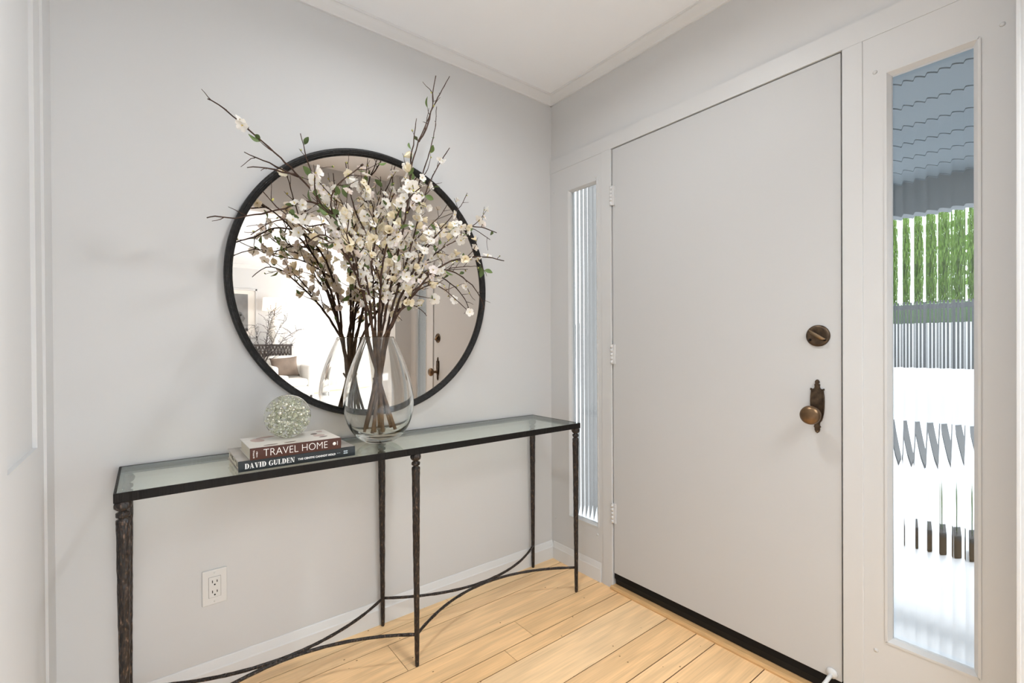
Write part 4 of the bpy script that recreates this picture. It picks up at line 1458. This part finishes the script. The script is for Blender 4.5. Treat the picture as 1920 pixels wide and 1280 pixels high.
# lamp on the console
lx, ly = 0.19, -7.81
lp = tag(empty('table_lamp', (lx, ly, 0.98)), 'lit lamp with pale drum shade mirrored above the armchair', 'lamp')
MB().lathe([(0, 0), (0.085, 0), (0.088, 0.008), (0.082, 0.016), (0.05, 0.022), (0.058, 0.05), (0.092, 0.14), (0.105, 0.26), (0.090, 0.38), (0.05, 0.46), (0.022, 0.50), (0.018, 0.53), (0, 0.53)], 32, org=(lx, ly, 0.98)).build('base', M['ceramic'], lp)
MB().tube([(lx, ly, 1.50), (lx, ly, 1.62)], 0.006, 8).build('stem', M['brass'], lp)
MB().lathe([(0.205, 1.60), (0.190, 1.845), (0.1885, 1.845), (0.2035, 1.60), (0.205, 1.60)], 40, org=(lx, ly, 0)).build('lamp_shade', M['shade'], lp)
# framed picture
px0, px1, pz0, pz1 = -0.93, -0.06, 1.10, 2.00
pc = tag(empty('framed_picture', ((px0 + px1) / 2, LY, (pz0 + pz1) / 2)), 'framed grey landscape picture mirrored at the far left of the mirror', 'picture')
mb = MB()
fw = 0.030
mb.bbox(px0, px1, LY, LY + 0.03, pz0, pz0 + fw, 0.003); mb.bbox(px0, px1, LY, LY + 0.03, pz1 - fw, pz1, 0.003)
mb.bbox(px0, px0 + fw, LY, LY + 0.03, pz0, pz1, 0.003); mb.bbox(px1 - fw, px1, LY, LY + 0.03, pz0, pz1, 0.003)
mb.build('frame', M['trim'], pc)
MB().box(px0 + fw, px1 - fw, LY + 0.002, LY + 0.012, pz0 + fw, pz1 - fw).build('mat_board', M['ceramic'], pc)
q0, q1, r0, r1 = px0 + 0.15, px1 - 0.15, pz0 + 0.12, pz1 - 0.10
mb = MB()
mb.box(q0, q1, LY + 0.012, LY + 0.0135, r0, r1, 0)
rs2 = random.Random(4)
def disc(cx, cz_, r, mi, dy):
    mb.prism([(cx + r * (1 + rs2.uniform(-0.15, 0.15)) * cos(t), cz_ + r * (1 + rs2.uniform(-0.15, 0.15)) * sin(t)) for t in [2 * pi * i / 16 for i in range(16)]], LY + 0.0135, LY + 0.0135 + dy,
             lambda a, b_, d: (a, d, b_), mi)
for (cx, cz_, r, mi) in ((-0.42, 1.49, 0.085, 1), (-0.34, 1.45, 0.075, 1), (-0.50, 1.44, 0.09, 1), (-0.40, 1.40, 0.085, 2), (-0.46, 1.36, 0.06, 2), (-0.36, 1.53, 0.05, 1)):
    disc(cx, cz_, r, mi, 0.0008 + mi * 0.0004)
mb.box(-0.425, -0.40, LY + 0.0135, LY + 0.0146, r0 + 0.02, 1.38, 2)
mb.box(q0, q1, LY + 0.0135, LY + 0.0140, r0, r0 + 0.05, 2)
mb.build('print', [M['art_grey'], M['art_mid'], M['art_dark']], pc)
# side table with a vase of bare twigs
st = tag(empty('side_table', (-0.50, -5.0, 0)), 'round white side table under the vase of bare twigs', 'table')
MB().lathe([(0, 0.585), (0.29, 0.585), (0.30, 0.592), (0.30, 0.602), (0.295, 0.61), (0, 0.61)], 40, org=(-0.50, -5.0, 0)).build('top', M['ceramic'], st)
MB().lathe([(0, 0), (0.17, 0), (0.17, 0.015), (0.03, 0.03), (0.025, 0.56), (0.06, 0.585), (0, 0.585)], 24, org=(-0.50, -5.0, 0)).build('pedestal', M['ceramic'], st)
tv = tag(empty('twig_vase', (-0.50, -5.0, 0.61)), 'rounded glass vase of bare dark twigs reflected at lower left of the mirror', 'vase')
MB().lathe([(0, 0.0), (0.045, 0.0), (0.075, 0.03), (0.085, 0.07), (0.070, 0.12), (0.045, 0.16), (0.042, 0.17), (0.039, 0.17), (0.042, 0.16), (0.066, 0.12), (0.081, 0.07), (0.071, 0.032), (0.042, 0.006), (0, 0.006)],
           32, org=(-0.50, -5.0, 0.6105)).build('vessel', M['glass'], tv)
rs3 = random.Random(31)
M['twig'] = mat('dark_twig', (0.045, 0.032, 0.030), 0.7)
tips = ['leaning left', 'leaning far right', 'upright in the middle', 'bowed to the right', 'bowed to the left', 'upright beside the tallest', 'short and level at right']
aims = [(-0.21, 0.02, 0.62), (0.42, 0.05, 0.60), (0.09, 0, 0.84), (0.28, -0.05, 0.74), (-0.10, 0.08, 0.66), (0.13, 0.06, 0.82), (0.40, -0.1, 0.42)]
for lb, aim in zip(tips, aims):
    mb = MB()
    p0 = Vector((-0.50 + rs3.uniform(-0.02, 0.02), -5.0 + rs3.uniform(-0.02, 0.02), 0.622))
    a = Vector(aim)
    P = [p0, p0 + Vector((a.x * 0.10, a.y * 0.1, 0.20)), p0 + Vector((a.x * 0.35, a.y * 0.35, a.z * 0.55)), p0 + Vector((a.x * 0.7, a.y * 0.7, a.z * 0.85)), p0 + a]
    pts = catmull(P, 0.03)
    n = len(pts)
    mb.tube(pts, [0.0055 - 0.004 * i / n for i in range(n)], 6)
    for i in range(7, n):
        for rep in range(2):
            if rs3.random() < 0.75:
                dv = Vector((rs3.uniform(-1, 1) + a.x, rs3.uniform(-1, 1), rs3.uniform(0.0, 1.2))).normalized()
                L = rs3.uniform(0.05, 0.17)
                q = pts[i]; tp = [q]
                for s_ in range(4):
                    dv = (dv + Vector((rs3.uniform(-1, 1), rs3.uniform(-1, 1), rs3.uniform(-1, 1))) * 0.35).normalized()
                    tp.append(tp[-1] + dv * L / 4)
                mb.tube(tp, [0.0022, 0.0020, 0.0018, 0.0015, 0.0012], 4)
                for qq in tp[1:]:
                    mb.lathe([(0, -0.004), (0.0042, 0), (0, 0.005)], 5, org=qq)
    o = mb.build('bare_twig', M['twig'], loc=(-0.50, -5.0, 0.62))
    tag(o, 'bare dark twig %s in the small mirrored vase' % lb, 'branch', 'bare twigs in the mirrored vase')
rg = MB().bbox(-2.6, 2.6, -7.7, -2.35, 0.0, 0.014, 0.004).build('area_rug', M['rug'])  # front end extended to the opening to bounce neutral light
tag(rg, 'large pale rug on the living room floor under the armchair', 'rug')

# ------------------------------------------------------------------ outside, through the reeded sidelights
M['soffit'] = mat('soffit_paint', (0.17, 0.20, 0.22), 0.7)
M['soffit_groove'] = mat('soffit_groove', (0.10, 0.11, 0.12), 0.9)
M['beam'] = mat('beam_paint', (0.17, 0.185, 0.195), 0.7)
M['concrete'] = mat('concrete', (0.50, 0.52, 0.55), 0.85, var=0.06, vscale=3)
M['asphalt'] = mat('driveway', (0.42, 0.44, 0.47), 0.9, var=0.08, vscale=2)
M['stucco'] = mat('grey_stucco', (0.14, 0.135, 0.13), 0.9, bump=0.3, bscale=90)
M['foliage'] = leafy_mat('foliage', (0.21, 0.36, 0.07), 0.45, 0.6, 0.3)
M['hedge'] = mat('hedge_green', (0.05, 0.10, 0.035), 0.8, var=0.4, vscale=9)
M['fence'] = mat('fence_paint', (0.030, 0.034, 0.038), 0.7)
M['pale_wall'] = mat('pale_render', (0.42, 0.44, 0.48), 0.85)
M['white_wall'] = mat('white_render', (0.86, 0.86, 0.86), 0.8)
struct(MB().box(0.15, 40, -25, 30, -0.30, -0.12).build('ground', M['concrete']))
# porch ceiling of boards running along the house
mb = MB()
x = 0.15
while x < 2.72:
    mb.box(x + 0.006, min(x + 0.272, 2.70), -3, 0.30, 2.30, 2.33, 0); x += 0.28
mb.box(0.15, 2.70, -3, 0.35, 2.312, 2.36, 1)
struct(mb.build('porch_ceiling', [M['soffit'], M['soffit_groove']]))
struct(MB().box(2.70, 2.84, -3, 0.35, 2.07, 2.36).build('porch_beam', M['beam']))
struct(MB().box(0.15, 2.84, -3, 0.35, 2.36, 2.5).build('porch_roof', M['beam']))
struct(MB().box(0.90, 1.10, -0.40, 0.80, -0.12, 2.36).build('porch_pillar', M['stucco']))
struct(MB().box(8.0, 8.25, -5, 9, -0.12, 0.72).build('garden_wall', M['pale_wall']))
# trees
def tree(x, y, h, r, label, seed, n=4200):
    rs4 = random.Random(seed)
    t = tag(empty('leafy_tree', (x, y, -0.15)), label, 'tree', 'trees beyond the driveway')
    MB().tube([(x, y, -0.15), (x + 0.05, y, h * 0.4), (x - 0.03, y + 0.05, h * 0.75)], [0.11, 0.08, 0.04], 9).build('trunk', M['dark_wood'], t)
    mb = MB()
    for k in range(n):
        d = Vector((rs4.gauss(0, 1), rs4.gauss(0, 1), rs4.gauss(0, 1))).normalized() * rs4.random() ** 0.4
        p = Vector((x + d.x * r, y + d.y * r, h * 0.70 + d.z * h * 0.42))
        a = Vector((rs4.gauss(0, 1), rs4.gauss(0, 1), rs4.gauss(0, 1))).normalized()
        b_ = a.orthogonal().normalized(); c_ = a.cross(b_)
        s_ = rs4.uniform(0.08, 0.17)
        q = len(mb.v)
        mb.v += [tuple(p - b_ * s_), tuple(p + c_ * s_ * 0.5), tuple(p + b_ * s_), tuple(p - c_ * s_ * 0.5)]
        mb.face((q, q + 1, q + 2, q + 3))
    mb.build('crown', M['foliage'], t, fix=False)
tree(12.2, -2.6, 3.6, 1.0, 'small green tree beyond the driveway at the right of the sidelight', 1)
tree(12.6, 0.4, 4.3, 1.25, 'green tree beyond the driveway in the middle of the sidelight', 2)
tree(12.2, 3.6, 3.9, 1.2, 'green tree beyond the driveway at the left of the sidelight', 3)
rs5 = random.Random(6)
tag(MB().bbox(9.5, 10.0, -5, 11, -0.12, 1.85, 0.05).build('hedge', M['hedge']), 'dark clipped hedge top showing over the white wall behind the board fence', 'hedge')
struct(MB().box(9.25, 9.40, -6, 12, -0.12, 1.48).build('neighbour_wall', M['white_wall']))
fn = tag(empty('board_fence', (9.0, 1.0, -0.12)), 'dark fence of spaced upright boards behind the white garden wall', 'fence')
for i in range(26):
    y = -3 + i * 0.52
    MB().box(9.0, 9.03, y, y + 0.30, -0.12, 1.85).build('board', M['fence'], fn)
MB().box(9.03, 9.07, -3.1, 10.5, 0.35, 0.43).box(9.03, 9.07, -3.1, 10.5, 1.72, 1.80).build('rail', M['fence'], fn)
M['soil'] = mat('dark_soil', (0.03, 0.032, 0.035), 0.9, bump=0.6, bscale=20, bdist=0.02)
bed = MB()
bed.prism([(7.7, -0.10), (7.7, -0.80), (6.9, -0.80), (4.9, -0.55), (4.3, -0.40), (4.6, -0.10)], -0.12, -0.08, lambda a, b, d: (a, b, d))
struct(bed.build('planting_bed', M['soil']))
pb = tag(empty('planter_box', (2.1, -1.31, -0.12)), 'low black planter box on the porch seen through the right sidelight', 'planter')
MB().bbox(2.0, 2.2, -1.42, -1.20, -0.12, 0.01, 0.01).build('box', M['rubber'], pb)
mb = MB()
for k in range(14):
    a = rs5.uniform(0, 2 * pi)
    p = Vector((2.1 + rs5.uniform(-0.03, 0.03), -1.335 + rs5.uniform(-0.015, 0.015), 0.0))
    mb.tube([p, p + Vector((cos(a) * 0.02, sin(a) * 0.02, rs5.uniform(0.2, 0.42)))], [0.004, 0.0015], 4)
pf = mb.build('stalks', M['foliage'], pb)

# ------------------------------------------------------------------ cycles sampling character
try:
    cy_ = sc.cycles
    cy_.max_bounces = 16
    cy_.diffuse_bounces = 6
    cy_.glossy_bounces = 8
    cy_.transmission_bounces = 14
    cy_.transparent_max_bounces = 16
    cy_.sample_clamp_indirect = 6.0
    cy_.caustics_reflective = True
    cy_.caustics_refractive = True
    cy_.blur_glossy = 0.5
    cy_.use_denoising = True
except Exception as ex:
    print('cycles settings', ex)
